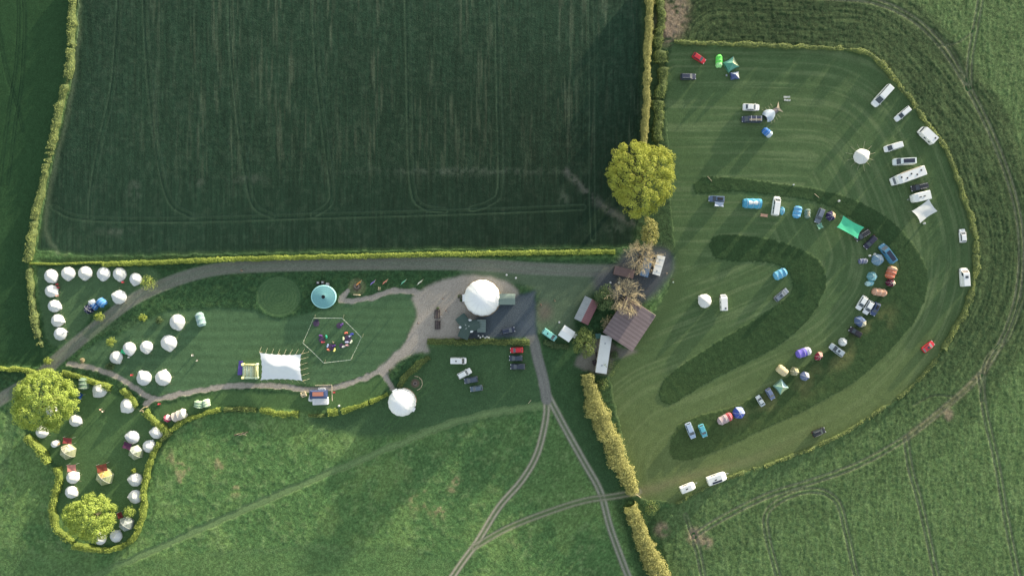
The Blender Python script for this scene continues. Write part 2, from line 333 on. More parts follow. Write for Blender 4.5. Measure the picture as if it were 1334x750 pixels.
for L, c in ((lawn1, (81, 111, 81)), (lawn2, (80, 108, 78)), (lawn3, (82, 112, 72)), (lawn4, (84, 114, 74)), (lawn5, (66, 94, 66)), (lawn6, (94, 112, 92)), (lawn7, (58, 86, 58))):
    lay(L, C3(*c), 0.92); mulc(L, .9 + .2 * n3)
ls = np.sin(PY / 1.9 + 1.2 * np.sin(PX / 60)); mulc(lawn1, 1 + 0.07 * ls + .12 * (fbm(PX / 40, PY / 2.2, 81, 3) - .5))
LW = np.maximum.reduce([lawn1, lawn2, lawn3, lawn4, lawn5 * .8, lawn6, lawn7 * .6]); Hh = Hh * (1 - LW) + LW * (0.045 * n3 + .004 * ls)
# the mown labyrinth
rr = np.hypot((PX - 363) / 1.0, (PY - 386) / 0.9); lab = ss(29.5, 28, rr)
lay(lab, C3(74, 104, 72), .8); lay(lab * ss(0.1, 0.8, np.sin(rr * 2 * PI / 4.3)), C3(96, 122, 88), .3); Hh = np.where(lab > .5, 0.015 * np.sin(rr * 2 * PI / 4.3), Hh)
rr = np.hypot(PX - 465, PY - 374); lay(ss(13, 10, rr), C3(104, 116, 88), .75); lay(ss(7, 4, rr), C3(98, 92, 84), .8)
rr = np.hypot(PX - 541, PY - 499); lay(ss(7, 4, rr), C3(112, 96, 90), .9)
# mown strip and faint trails over the meadow
D, A, G = dist([(706, 528), (640, 538), (590, 550), (520, 578), (400, 628), (300, 672), (200, 716), (130, 748), (40, 790)], True, 60)
k = ss(6, 3.5, D); k_strip = k; lay(k, C3(110, 135, 94), .8); mulc(k, 1 + .12 * np.sin(D * 1.5)); Hh = Hh * (1 - k) + 0.05 * k * n3
k = poly([(270, 722), (420, 712), (560, 722), (620, 760), (600, 860), (-140, 860), (-140, 735), (60, 722), (150, 736)], 3); lay(k, C3(84, 116, 74), .6); Hh = Hh * (1 - .75 * k)
for pts in [[(0, 700), (40, 720), (90, 745)], [(270, 722), (350, 716), (430, 712)]]:
    D, A, G = dist(pts); lay(np.exp(-(D / 3) ** 2), C3(98, 128, 84), .5)
D, A, G = dist([(560, 500), (520, 540), (470, 590), (440, 610)]); lay(np.exp(-((D - 3) / 1.2) ** 2), C3(86, 120, 76), .35)
# tracks, paths and yards (with hard cores kept for splitting the sheet)
surf = np.zeros(X.shape, int)   # 0 ground 1 crop 2 camp 3 road 4 path 5 yard
surf[m_tl > .5] = 1; surf[m_top > .5] = 1; surf[m_rt > .5] = 1; surf[m_camp > .5] = 2
def road(pts, wd, col, f=1.0, sid=3, soft=2.0, tex=(101, .3), gap=None, rutcol=None):
    global Hh
    D, A, G = dist(pts, True, 40, gap is None)
    k = ss(wd + soft, wd - soft * .4, D) * f; v = fbm(A / 6, D * G / 2.2, tex[0], 3)
    c = np.zeros_like(C); c[:] = col; c *= (1 - tex[1] / 2 + tex[1] * v)[..., None]
    lay(k, c)
    if gap is not None: lay(np.exp(-((D - gap) / 1.35) ** 2) * f, rutcol, .9)
    Hh = Hh * (1 - np.clip(k * 1.2, 0, 1)) + 0.02 * k * n4; surf[k > .5] = sid
    return D, A
gr = C3(122, 128, 120)
road([(860, 340), (800, 352), (700, 350), (600, 344), (450, 344), (330, 347), (270, 353), (215, 370), (170, 392), (130, 422), (100, 446), (72, 470), (48, 492), (0, 520), (-60, 560)], 7.5, gr, .8, gap=4.2, rutcol=C3(116, 118, 112))
road([(115, 434), (150, 424), (190, 424), (240, 420)], 6, C3(76, 102, 74), .45, sid=0)
road([(20, 510), (12, 560), (0, 620), (-30, 700)], 6, C3(84, 112, 78), .5, sid=0)
road([(712, 520), (711, 545), (700, 590), (680, 625), (650, 660), (622, 705), (600, 735), (570, 780)], 4.2, C3(98, 114, 86), .85, gap=2.8, rutcol=C3(186, 178, 168))
road([(706, 500), (735, 555), (760, 600), (782, 640), (796, 690), (822, 760)], 4.4, C3(98, 112, 88), .85, gap=2.8, rutcol=C3(178, 174, 168))
road([(618, 712), (660, 688), (710, 668), (760, 652), (800, 646), (832, 640)], 4.0, C3(86, 104, 74), .65, gap=2.8, rutcol=C3(166, 162, 148))
road([(682, 425), (694, 440), (700, 465), (708, 495), (712, 520)], 6.2, C3(122, 124, 124), .95, gap=3, rutcol=C3(132, 134, 132))
yd = C3(84, 95, 107)
def area(pts, col, sid, f=.97, k=1, tex=.25, sm=True):
    global Hh
    m = poly(pts, k, sm) * f; c = np.zeros_like(C); c[:] = col; c *= (1 - tex / 2 + tex * (.5 * n3 + .5 * n2))[..., None]
    lay(m, c); Hh = Hh * (1 - np.clip(m * 1.2, 0, 1)) + .015 * n4 * m; surf[m > .5] = sid

area([(775, 357), (790, 352), (806, 345), (812, 330), (862, 322), (876, 332), (878, 352), (858, 380), (842, 392), (822, 402), (800, 392), (780, 384), (772, 368)], C3(84, 90, 98), 5, .97, 3)
area([(768, 442), (790, 440), (806, 452), (830, 458), (800, 470), (792, 486), (770, 484), (748, 474), (758, 458)], C3(124, 122, 118), 5, .92)
area([(700, 398), (718, 395), (716, 415), (702, 418)], C3(118, 104, 100), 0, .6, 3)
gv = C3(164, 159, 154)
for pts, wd in [([(90, 474), (120, 479), (150, 490), (180, 507), (200, 520), (240, 512), (290, 504), (350, 502), (400, 507), (440, 503), (475, 492), (497, 480)], 3.0),
                ([(200, 519), (190, 527)], 3), ([(494, 484), (503, 490), (511, 505)], 3), ([(497, 482), (520, 462), (538, 438), (550, 415)], 4),
                ([(444, 392), (470, 390), (488, 386), (505, 380), (530, 379), (556, 384)], 3.2), ([(444, 388), (452, 380)], 3)]:
    road(pts, wd, gv if wd < 3.5 else C3(162, 158, 154), .95, sid=4, soft=1.2)
area([(543, 380), (562, 370), (592, 362), (622, 359), (650, 363), (673, 376), (676, 392), (650, 392), (630, 410), (622, 440), (556, 443), (560, 458), (534, 462), (512, 478), (500, 488), (492, 480), (518, 458), (536, 432), (544, 405), (536, 388)], gv, 4, .97, 1, .3)
grit = np.clip(1 - LW - .8 * m_camp * (1 - UU) - .75 * m_tl - .45 * m_top * (1 + ss(200, 280, PY)) - .8 * k_strip - .9 * ss(31, 28, np.hypot(PX - 363, (PY - 386) / .9)) - .7 * m_camp, .06, 1) * (surf < 3)
C *= (0.9 + 0.2 * rnd)[..., None] * (1 + grit * (.5 * ss(.2, .8, n5) - .23))[..., None]; Hh += grit * .07 * n5
Hh[surf == 3] += 0.02
area([(630, 400), (676, 384), (697, 378), (699, 434), (686, 440), (606, 441), (612, 428)], yd, 5, sm=False)
# slope added to the lower meadow, tilting it to the low sun to brighten it
TW = ss(-5, 25, (X + 35) * -.5 + (Y + 32) * -.86) * ss(40, -5, X) * ss(112, 104, -Y)
Hh += TW * np.clip(((X + 35) * -.5 + (Y + 32) * -.86) * .036, 0, 3.5)
k = poly([(858, 318), (885, 325), (888, 385), (862, 420), (835, 452), (815, 462), (822, 440), (858, 405), (866, 385), (880, 350), (876, 328)], 2); lay(k * (surf != 5), C3(76, 98, 66), .9); Hh = Hh * (1 - .8 * k)
# edges of the sheet settle onto the wide plain beyond
Hh -= 0.0
verts = np.stack([X * (1 - np.clip(Hh, 0, 9) / CAMH), Y * (1 - np.clip(Hh, 0, 9) / CAMH), Hh], -1).reshape(-1, 3).astype(np.float32)
colr = np.concatenate([np.clip(C, 0, 1), (.12 + .88 * np.clip(grit, 0, 1))[..., None].astype(np.float32)], -1).reshape(-1, 4)
gm = bpy.data.materials.new('ground_cover'); gm.use_nodes = True; t = gm.node_tree; b = t.nodes['Principled BSDF']
b.inputs['Roughness'].default_value = 0.9; b.inputs['Specular IOR Level'].default_value = 0.12
at = t.nodes.new('ShaderNodeAttribute'); at.attribute_name = 'tint'
no = t.nodes.new('ShaderNodeTexNoise'); no.inputs['Scale'].default_value = 3.0; no.inputs['Detail'].default_value = 5
ge = t.nodes.new('ShaderNodeNewGeometry'); t.links.new(ge.outputs['Position'], no.inputs['Vector'])
mr = t.nodes.new('ShaderNodeMapRange'); mr.inputs[1].default_value = .25; mr.inputs[2].default_value = .75; mr.inputs[3].default_value = .72; mr.inputs[4].default_value = 1.28
t.links.new(no.outputs['Fac'], mr.inputs[0]); vm = t.nodes.new('ShaderNodeVectorMath'); vm.operation = 'SCALE'
t.links.new(at.outputs['Color'], vm.inputs[0]); t.links.new(mr.outputs[0], vm.inputs['Scale']); t.links.new(vm.outputs[0], b.inputs['Base Color'])
nb = t.nodes.new('ShaderNodeTexNoise'); nb.inputs['Scale'].default_value = 2.2; nb.inputs['Detail'].default_value = 6; nb.inputs['Roughness'].default_value = .7
t.links.new(ge.outputs['Position'], nb.inputs['Vector']); bp = t.nodes.new('ShaderNodeBump'); t.links.new(at.outputs['Alpha'], bp.inputs['Strength']); bp.inputs['Distance'].default_value = 0.3   # blades and clods
t.links.new(nb.outputs['Fac'], bp.inputs['Height']); t.links.new(bp.outputs[0], b.inputs['Normal'])
qi = (np.arange(NY - 1)[:, None] * NX + np.arange(NX - 1)[None, :]).reshape(-1)
quads = np.stack([qi, qi + 1, qi + 1 + NX, qi + NX], -1); qs = surf[:-1, :-1].reshape(-1)
def sheet(name, sel):
    q = quads[sel]; used, inv = np.unique(q.reshape(-1), return_inverse=True)
    me = bpy.data.meshes.new(name); me.vertices.add(len(used)); me.vertices.foreach_set('co', verts[used].reshape(-1))
    me.loops.add(len(q) * 4); me.loops.foreach_set('vertex_index', inv.astype(np.int32).reshape(-1))
    me.polygons.add(len(q)); me.polygons.foreach_set('loop_start', np.arange(0, len(q) * 4, 4, dtype=np.int32)); me.polygons.foreach_set('loop_total', np.full(len(q), 4, np.int32))
    me.update(calc_edges=True); a = me.color_attributes.new('tint', 'FLOAT_COLOR', 'POINT'); a.data.foreach_set('color', colr[used].reshape(-1))
    me.polygons.foreach_set('use_smooth', np.ones(len(q), bool)); me.materials.append(gm)
    return tag(obj_link(name, me), kind='structure')
def obj_link(name, me):
    o = bpy.data.objects.new(name, me); COL.objects.link(o); return o
for i, nme in enumerate(['meadow', 'crop_field', 'camping_field', 'track', 'gravel_path', 'yard_paving']): sheet(nme, qs == i)
pm = mat('far_grass', tuple(C3(66, 102, 62)), 0.95, .35, 0.02, .1)
MB().box((0, 0, -0.6), (7000, 7000, 1.0)).build('ground', pm)['kind'] = 'structure'
def gz(x, y):
    """height of the ground sheet"""
    i = int(round((x - gx[0]) / GS)); j = int(round((y - gy[0]) / GS))
    return float(Hh[j, i]) if 0 <= i < NX and 0 <= j < NY else 0.0
def at(px, py, h=0.0):
    x, y = W(px, py); z = gz(x, y); x, y = W(px, py, h + z); return (x, y, z)
# ------------------------------------------------------------------ foliage
def leaf_mesh(name, P, N, size, tone, m, parent=None, extra=None, aspect=0.7):
    P = np.asarray(P, float); N = np.asarray(N, float); n = len(P)
    N = N + RNG.normal(0, 0.42, N.shape); N /= np.linalg.norm(N, axis=1)[:, None] + 1e-9
    r = RNG.normal(size=N.shape); U = np.cross(N, r); U /= np.linalg.norm(U, axis=1)[:, None] + 1e-9; V = np.cross(N, U)
    s = np.broadcast_to(size, (n,)) * RNG.uniform(.65, 1.3, n) * .5; s = s[:, None]
    v = np.stack([P - U * s, P + V * s * aspect, P + U * s, P - V * s * aspect], 1).reshape(-1, 3); f = np.arange(n * 4).reshape(-1, 4)
    tn = np.repeat(tone, 4)
    if extra is not None:
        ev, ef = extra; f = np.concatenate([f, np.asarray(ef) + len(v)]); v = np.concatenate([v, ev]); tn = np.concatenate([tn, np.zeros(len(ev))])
    me = bpy.data.meshes.new(name); me.vertices.add(len(v)); me.vertices.foreach_set('co', v.astype(np.float32).reshape(-1))
    me.loops.add(len(f) * 4); me.loops.foreach_set('vertex_index', f.astype(np.int32).reshape(-1)); me.polygons.add(len(f))
    me.polygons.foreach_set('loop_start', np.arange(0, len(f) * 4, 4, dtype=np.int32)); me.polygons.foreach_set('loop_total', np.full(len(f), 4, np.int32))
    me.update(calc_edges=True); a = me.attributes.new('tone', 'FLOAT', 'POINT'); a.data.foreach_set('value', tn.astype(np.float32)); me.materials.append(m)
    o = bpy.data.objects.new(name, me); COL.objects.link(o)
    if parent is not None: o.parent = parent
    return o
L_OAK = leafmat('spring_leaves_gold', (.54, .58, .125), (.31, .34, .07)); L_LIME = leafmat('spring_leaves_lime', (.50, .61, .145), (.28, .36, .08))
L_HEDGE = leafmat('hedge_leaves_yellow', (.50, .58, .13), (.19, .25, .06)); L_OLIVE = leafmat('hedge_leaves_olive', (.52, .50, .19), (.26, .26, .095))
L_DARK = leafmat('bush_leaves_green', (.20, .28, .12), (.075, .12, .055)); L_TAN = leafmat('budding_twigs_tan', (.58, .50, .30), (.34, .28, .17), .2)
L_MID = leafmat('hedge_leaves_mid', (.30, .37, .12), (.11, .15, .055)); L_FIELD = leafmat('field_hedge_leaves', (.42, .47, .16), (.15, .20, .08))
BARK = mat('bark', (.11, .09, .065), .95, .35, 3, .1, bump=.6); TWIG = mat('pale_twigs', (.50, .42, .28), .9, .3, 2, .1)
def limbs(mb, p, q, r0, r1, n=4, wob=.06):
    p = Vector(p); q = Vector(q); last = p; L = (q - p).length
    for k in range(1, n + 1):
        t = k / n; c = p.lerp(q, t) + Vector((random.gauss(0, wob * L), random.gauss(0, wob * L), random.gauss(0, wob * L * .5))) * (0 if k == n else 1)
        mb.tube(last, c, r0 + (r1 - r0) * (k - 1) / n, r0 + (r1 - r0) * t, 6, False); last = c
def leafy_tree(name, px, py, rpx, h, m, label, seed, leaf=.38, squash=(1, 1), clr=None, group=None, cat='tree', dens=1.0):
    rg = np.random.default_rng(seed); x, y, z = at(px, py, h * .62); Rr = 1.08 * rpx * S * (1 - h * .62 / CAMH)
    t = root(name, (x, y, z - .1), 0, label, cat, group); tr = MB()
    ch = h * .55; cz = h - ch * .98
    limbs(tr, (0, 0, 0), (0, 0, cz + ch * .3), Rr * .055 + .08, Rr * .03 + .04, 5, .01)
    for k in range(9 if Rr > 3 else 4):
        a = k * 2.4 + rg.random(); e = rg.uniform(.5, .85); limbs(tr, (0, 0, cz * (.55 + .05 * k)), (math.cos(a) * Rr * e, math.sin(a) * Rr * e, cz + ch * rg.uniform(.1, .6)), Rr * .025 + .03, .04, 4)
    tr.build('trunk', BARK, t)
    nc = int(max(10, (Rr / 1.02) ** 2 * 2.3)) if Rr > 3 else 14
    ga = PI * (3 - 5 ** .5); Ps = []; Ns = []; To = []
    ph = rg.random(4) * 6
    for i in range(nc):
        u = 1 - (i + .5) / nc * 1.22; a = i * ga + rg.normal(0, .15); s = math.sqrt(max(0, 1 - u * u))
        w_ = 1 + .05 * math.sin(2 * a + ph[0]) + .06 * math.sin(3 * a + ph[1]) + .05 * math.sin(5 * a + ph[2]) + rg.normal(0, .045)
        c = np.array([math.cos(a) * s * Rr * w_ * squash[0] * .93, math.sin(a) * s * Rr * w_ * squash[1] * .93, cz + ch * (.12 + .78 * max(u, -.3) * w_ + rg.normal(0, .05))])
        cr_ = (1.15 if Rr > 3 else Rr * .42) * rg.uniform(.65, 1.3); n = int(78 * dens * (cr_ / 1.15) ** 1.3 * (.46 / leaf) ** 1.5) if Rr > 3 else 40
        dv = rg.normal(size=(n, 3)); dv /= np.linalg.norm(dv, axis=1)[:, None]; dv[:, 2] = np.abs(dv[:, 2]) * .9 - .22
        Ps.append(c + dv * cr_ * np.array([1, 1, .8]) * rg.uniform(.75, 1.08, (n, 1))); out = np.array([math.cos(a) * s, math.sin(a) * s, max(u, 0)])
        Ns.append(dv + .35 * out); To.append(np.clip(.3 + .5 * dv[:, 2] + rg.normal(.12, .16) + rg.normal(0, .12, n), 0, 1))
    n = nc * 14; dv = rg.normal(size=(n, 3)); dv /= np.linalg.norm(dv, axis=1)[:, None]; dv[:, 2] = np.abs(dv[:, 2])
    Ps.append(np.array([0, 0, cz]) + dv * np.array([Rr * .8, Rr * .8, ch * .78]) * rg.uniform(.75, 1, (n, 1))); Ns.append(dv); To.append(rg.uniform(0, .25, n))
    leaf_mesh('crown', np.concatenate(Ps), np.concatenate(Ns), leaf, np.concatenate(To), m, t); return t
def bare_tree(name, px, py, rpx, h, label, seed, squash=(1, 1), group=None):
    random.seed(seed); rg = np.random.default_rng(seed); x, y, z = at(px, py, h * .7); Rr = rpx * S * (1 - h * .7 / CAMH)
    t = root(name, (x, y, z - .1), 0, label, 'tree', group); tr = MB(); tw = MB(); P = []
    limbs(tr, (0, 0, 0), (0, 0, h * .35), .42, .3, 3, .02)
    def grow(p, d, L, r, lv, mb):
        q = p + d * L; k = p.lerp(q, .5) + Vector([random.gauss(0, .07 * L) for _ in range(3)])
        m_ = tr if lv < 2 else tw
        m_.tube(p, k, r, r * .8, 5 if lv < 2 else 3, False); m_.tube(k, q, r * .8, r * .62, 5 if lv < 2 else 3, False)
        if lv >= 3:
            for c in (k, q): P.append(tuple(c + Vector([random.gauss(0, .22) for _ in range(3)])))
        if lv == 4: return
        for _ in range([5, 5, 5, 4][lv]):
            n = (d + Vector((random.gauss(0, .62), random.gauss(0, .62), random.gauss(.06, .35)))).normalized()
            grow(q if random.random() < .6 else k, n, L * random.uniform(.55, .82), r * .58, lv + 1, mb)
    for k in range(7):
        a = k * .9 + random.random() * .6; d_ = Vector((math.cos(a) * squash[0], math.sin(a) * squash[1], .75)).normalized()
        grow(Vector((0, 0, h * .3)), d_, Rr * .44, .17, 1, tr)
    b = tr.build('trunk', BARK, t); tw.build('branches', TWIG, t)
    P = np.array(P); P = P[::2] if len(P) > 9000 else P; P = P + rg.normal(0, .2, P.shape); N = rg.normal(size=P.shape); N[:, 2] = np.abs(N[:, 2])
    leaf_mesh('crown', P, N, .31, np.clip(rg.normal(.6, .3, len(P)), 0, 1), L_TAN, t, aspect=.4); return t
def hedge(name, pts, wpx, h, m, label, seed, leaf=.34, dens=9.0, gaps=0.0, group=None, cat='hedge', lump=.25, step=3):
    """wpx: width in map pixels or list per control point"""
    rg = np.random.default_rng(seed); L = smooth_line(pts, step); n = len(L)
    wc = np.interp(np.linspace(0, len(pts) - 1, n), range(len(pts)), [wpx] * len(pts) if np.isscalar(wpx) else wpx) * S
    x0, y0 = W(*L[n // 2]); G = np.stack([(L[:, 0] - 667) * S - x0, (375 - L[:, 1]) * S - y0], 1)
    T = np.gradient(G, axis=0); T /= np.linalg.norm(T, axis=1)[:, None]; Nn = np.stack([-T[:, 1], T[:, 0]], 1)
    hv = h * (1 + lump * (np.interp(np.arange(n), np.arange(0, n + 4, 4), rg.uniform(-1, 1, len(np.arange(0, n + 4, 4))))) * .8 + rg.normal(0, lump * .2, n))
    wv = wc * (1 + lump * .7 * np.interp(np.arange(n), np.arange(0, n + 3, 3), rg.uniform(-1, 1, len(np.arange(0, n + 3, 3)))))
    off = rg.normal(0, .06, n)[:, None] * Nn * wc[:, None] + Nn * ((np.interp(np.arange(n), np.arange(0, n + 5, 5), rg.uniform(-1, 1, len(np.arange(0, n + 5, 5))))) * lump * .45 * wc)[:, None]; G = G + off
    keep = np.ones(n, bool)
    if gaps > 0: keep = (vnoise(np.arange(n) / 3.5, np.zeros(n), seed) > gaps) | (rg.random(n) < .12)
    if gaps > 0: hv = np.where(keep, hv, h * .22); wv = np.where(keep, wv, wc * .45)
    zg = np.array([gz(a + x0, b + y0) for a, b in G]); G = G - (G + np.array([x0, y0])) * (np.clip(zg, 0, 9) / CAMH)[:, None]
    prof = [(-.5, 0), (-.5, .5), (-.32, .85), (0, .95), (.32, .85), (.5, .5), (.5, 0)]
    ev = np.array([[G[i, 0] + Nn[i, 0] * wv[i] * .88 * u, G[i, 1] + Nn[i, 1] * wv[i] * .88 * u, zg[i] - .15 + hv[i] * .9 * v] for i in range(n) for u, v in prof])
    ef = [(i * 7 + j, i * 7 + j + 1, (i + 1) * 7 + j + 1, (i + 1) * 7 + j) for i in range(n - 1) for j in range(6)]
    seg = np.linalg.norm(np.diff(G, axis=0), axis=1); cnt = (seg * (wv[:-1] + 1.6 * hv[:-1]) * dens * (.34 / leaf) ** 1.3).astype(int) + 1
    idx = np.repeat(np.arange(n - 1), cnt); N_ = len(idx); f = rg.random(N_); th = rg.uniform(0, PI, N_); rr_ = rg.uniform(.9, 1.12, N_)
    c = G[idx] * (1 - f[:, None]) + G[idx + 1] * f[:, None]; u = np.cos(th); v = np.sin(th) ** .6
    # leafy bumps
    bm_ = 1 + .16 * (vnoise(c[:, 0] * 1.1 + u * 2, c[:, 1] * 1.1, seed + 3) - .5) * 2
    P = np.stack([c[:, 0] + Nn[idx, 0] * u * wv[idx] * .5 * rr_ * bm_, c[:, 1] + Nn[idx, 1] * u * wv[idx] * .5 * rr_ * bm_, zg[idx] + hv[idx] * v * rr_ * bm_], 1)
    Nv = np.stack([Nn[idx, 0] * u, Nn[idx, 1] * u, np.sin(th) + .15], 1)
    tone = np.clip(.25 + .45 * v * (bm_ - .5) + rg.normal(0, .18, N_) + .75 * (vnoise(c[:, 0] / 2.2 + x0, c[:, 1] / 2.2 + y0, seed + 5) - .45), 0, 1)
    o = leaf_mesh(name, P, Nv, leaf, tone, m, None, (ev, ef)); o.location = (x0, y0, 0); return tag(o, label, cat, group)

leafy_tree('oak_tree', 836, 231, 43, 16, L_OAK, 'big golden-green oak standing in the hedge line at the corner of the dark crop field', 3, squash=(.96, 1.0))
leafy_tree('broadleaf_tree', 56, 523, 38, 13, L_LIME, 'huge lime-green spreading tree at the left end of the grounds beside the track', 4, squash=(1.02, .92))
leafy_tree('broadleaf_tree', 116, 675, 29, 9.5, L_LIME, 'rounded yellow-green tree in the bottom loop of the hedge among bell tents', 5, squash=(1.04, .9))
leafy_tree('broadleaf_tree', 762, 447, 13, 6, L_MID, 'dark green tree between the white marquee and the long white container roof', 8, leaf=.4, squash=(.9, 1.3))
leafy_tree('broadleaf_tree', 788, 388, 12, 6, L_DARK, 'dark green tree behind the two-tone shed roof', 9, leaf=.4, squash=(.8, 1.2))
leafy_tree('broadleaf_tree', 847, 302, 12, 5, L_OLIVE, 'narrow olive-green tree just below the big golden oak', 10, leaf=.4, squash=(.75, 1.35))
bare_tree('bare_tree', 838, 334, 27, 10, 'bare tan-twigged tree overhanging the blue and brown roofs of the top yard', 21, (1.25, .8))
bare_tree('bare_tree', 816, 388, 29, 10, 'bare tan-twigged tree beside the big brown barn roof', 22, (1.1, 1))
leafy_tree('bush', 793, 421, 8, 3, L_TAN, 'small tan bush between the shed and the barn', 31, leaf=.3, cat='bush')
for k, (x, y, r, h, m, lb, nm) in enumerate([
    (193, 368, 10, 3.6, L_HEDGE, 'yellow-green sapling at the right end of the top row of bell tents', 'sapling'),
    (129, 412, 6, 2.4, L_HEDGE, 'small yellow sapling just below the blue tents', 'sapling'),
    (186, 414, 5, 2.2, L_HEDGE, 'small yellow sapling in the tongue of grass where the tracks part', 'sapling'),
    (144, 445, 6, 2.4, L_HEDGE, 'small yellow sapling in the dark grass left of the middle bell tents', 'sapling'),
    (62, 470, 5, 2.0, L_HEDGE, 'small pale sapling beside the track just above the huge left tree', 'sapling'),
    (168, 667, 7.5, 2.8, L_LIME, 'small round green shrub in the loop of the hedge by the grey canvas tent', 'shrub'),
    (849, 661, 10, 3, L_MID, 'round green shrub at the hedge gap in the bottom corner of the camping field', 'shrub'),
    (107, 469, 3, 1.2, L_TAN, 'tiny tan shrub above the start of the gravel path', 'shrub'),
    (207, 417, 4.5, .9, L_DARK, 'low pale green bush left of the wide bell tent near the fork', 'shrub'),
    (143, 477, 5.5, 1.1, L_DARK, 'low dark green bush above the gravel path, left of the bell tents', 'shrub'),
    (174, 613, 3, 1.3, L_HEDGE, 'tiny yellow shrub above the right-hand pair of bell tents in the loop', 'shrub'),
    (792, 478, 12, 3.2, L_MID, 'mid-green bush at the foot of the long white container roof', 'shrub'),
    (800, 462, 6, 2.2, L_DARK, 'dark bush against the right side of the long white container roof', 'shrub'),
    (785, 500, 8, 2.6, L_MID, 'mid-green bush beside the top of the tall olive hedge', 'shrub')]):
    leafy_tree(nm, x, y, r * .82, h, m, lb, 50 + k, leaf=.26, cat=nm)
H = hedge
H('boundary_hedge', [(99, -30), (97, 0), (96, 30), (92, 90), (82, 130), (72, 175), (60, 230), (49, 280), (42, 322), (38, 342)], 8, 2.0, L_FIELD, 'long ragged hedge along the left edge of the dark crop field', 101, gaps=.28, lump=.4)
H('boundary_hedge', [(38, 345), (41, 370), (45, 400), (49, 425), (56, 452)], 7, 1.6, L_FIELD, 'gappy yellow hedge left of the column of bell tents', 102, gaps=.3, lump=.4)
H('boundary_hedge', [(135, 344), (200, 342), (330, 337), (500, 333), (650, 330), (801, 328)], 6.5, 1.5, L_HEDGE, 'long straight yellow hedge under the dark crop field', 103, lump=.12, dens=11)
H('boundary_hedge', [(40, 343), (70, 344), (100, 343), (134, 342)], 3, .9, L_HEDGE, 'thin yellow stretch of hedge above the top row of bell tents', 104, lump=.2)
H('boundary_hedge', [(845, -30), (845, 0), (843, 60), (841, 120), (839, 178), (838, 196)], 9, 3.0, L_OLIVE, 'tall olive hedge on the right edge of the dark crop field', 105, lump=.35)
H('boundary_hedge', [(859, -30), (860, 30), (858, 60), (860, 110), (856, 160), (860, 200)], [10, 10, 15, 15, 14, 9], 1.8, L_MID, 'wide mid-green overgrown hedge along the left side of the camping field', 106, lump=.5, gaps=.12)
H('boundary_hedge', [(763, 485), (768, 505), (776, 528), (790, 562), (806, 598), (824, 640)], [16, 24, 25, 24, 24, 16], 4.2, L_OLIVE, 'tall thick olive hedge running down from the long white container roof', 107, lump=.2, leaf=.42, dens=10)
H('boundary_hedge', [(818, 655), (828, 680), (842, 712), (860, 748), (878, 790)], [18, 22, 24, 25, 25], 4.0, L_OLIVE, 'tall thick olive hedge at the bottom edge, below the track gap', 108, lump=.2, leaf=.42, dens=10)
H('field_edge_hedge', H7[:12], 5, 1.2, L_FIELD, 'low green hedge around the upper right of the camping field', 109, lump=.75, gaps=.12, step=2.5)
H('field_edge_hedge', H7[11:18], 6, 1.2, L_FIELD, 'low green hedge along the right side of the camping field', 110, lump=.75, gaps=.14, step=2.5)
H('field_edge_hedge', H7[17:], [6, 5, 5, 5, 5, 5, 4, 3], .8, L_FIELD, 'thin sparse hedge along the lower right edge of the camping field', 111, lump=.5, gaps=.3)
H('garden_hedge', [(-20, 476), (0, 479), (25, 481), (56, 486)], 7, 1.6, L_HEDGE, 'yellow hedge at the left edge leading up to the huge tree', 112, lump=.45)
H('garden_hedge', [(82, 486), (100, 489), (120, 495), (147, 504)], 7, 1.4, L_HEDGE, 'yellow hedge under the gravel path beside the huge left tree', 113, lump=.45)
H('garden_hedge', [(160, 507), (170, 520), (180, 529)], 8, 1.5, L_HEDGE, 'short yellow hedge above the arched gateway', 114, lump=.45)
H('garden_hedge', [(190, 535), (202, 547), (213, 557), (222, 566)], 9, 1.5, L_HEDGE, 'short yellow hedge between the gateway and the pink tents', 115, lump=.45)
H('garden_hedge', [(36, 568), (46, 575), (58, 588), (67, 602)], 9, 1.8, L_HEDGE, 'bright hedge beneath the huge left tree, beside the small round hut', 116, lump=.45)
H('garden_hedge', [(77, 607), (79, 625), (74, 645), (70, 665), (74, 682), (84, 697), (97, 706)], [9, 9, 8, 8, 8, 8, 7], 1.8, L_HEDGE, 'curved hedge on the left side of the loop of bell tents', 117, lump=.45)
H('garden_hedge', [(99, 709), (120, 714), (143, 715), (165, 708), (180, 692), (188, 668), (189, 640), (194, 612), (203, 586), (210, 574)], [7, 7, 7, 7, 8, 8, 8, 8, 8, 7], 1.8, L_HEDGE, 'long curved hedge round the bottom and right of the bell-tent loop', 118, lump=.45)
H('garden_hedge', [(212, 572), (218, 566), (224, 561)], 5, 1.5, L_MID, 'tiny green link of hedge where the loop meets the lawn hedge', 119, lump=.45)
H('garden_hedge', [(225, 560), (238, 549), (260, 540), (289, 533)], 7, 1.4, L_HEDGE, 'curved yellow hedge below the pink and green tunnel tents', 120, lump=.45)
H('garden_hedge', [(293, 533), (335, 534)], 6, 1.2, L_MID, 'short dark yellow hedge right of the green tunnel tent', 121, lump=.45)
H('garden_hedge', [(340, 534), (362, 537), (390, 539)], 8, 1.3, L_HEDGE, 'yellow hedge left of the trailer cafe', 122, lump=.45)
H('garden_hedge', [(402, 541), (412, 541), (424, 540)], 5, .9, L_MID, 'dark low hedge behind the white trailer roof', 1221, lump=.45)
H('garden_hedge', [(428, 538), (434, 537), (441, 536)], 8, 1.3, L_HEDGE, 'short block of yellow hedge right of the trailer cafe', 123, lump=.45)
H('garden_hedge', [(446, 535), (465, 530), (481, 525)], 7, 1.3, L_HEDGE, 'yellow hedge midway between the trailer cafe and the lower dome', 124, lump=.45)
H('garden_hedge', [(483, 524), (495, 518), (506, 513)], 6, 1.3, L_HEDGE, 'yellow hedge running up to the lower white dome', 125, lump=.45)
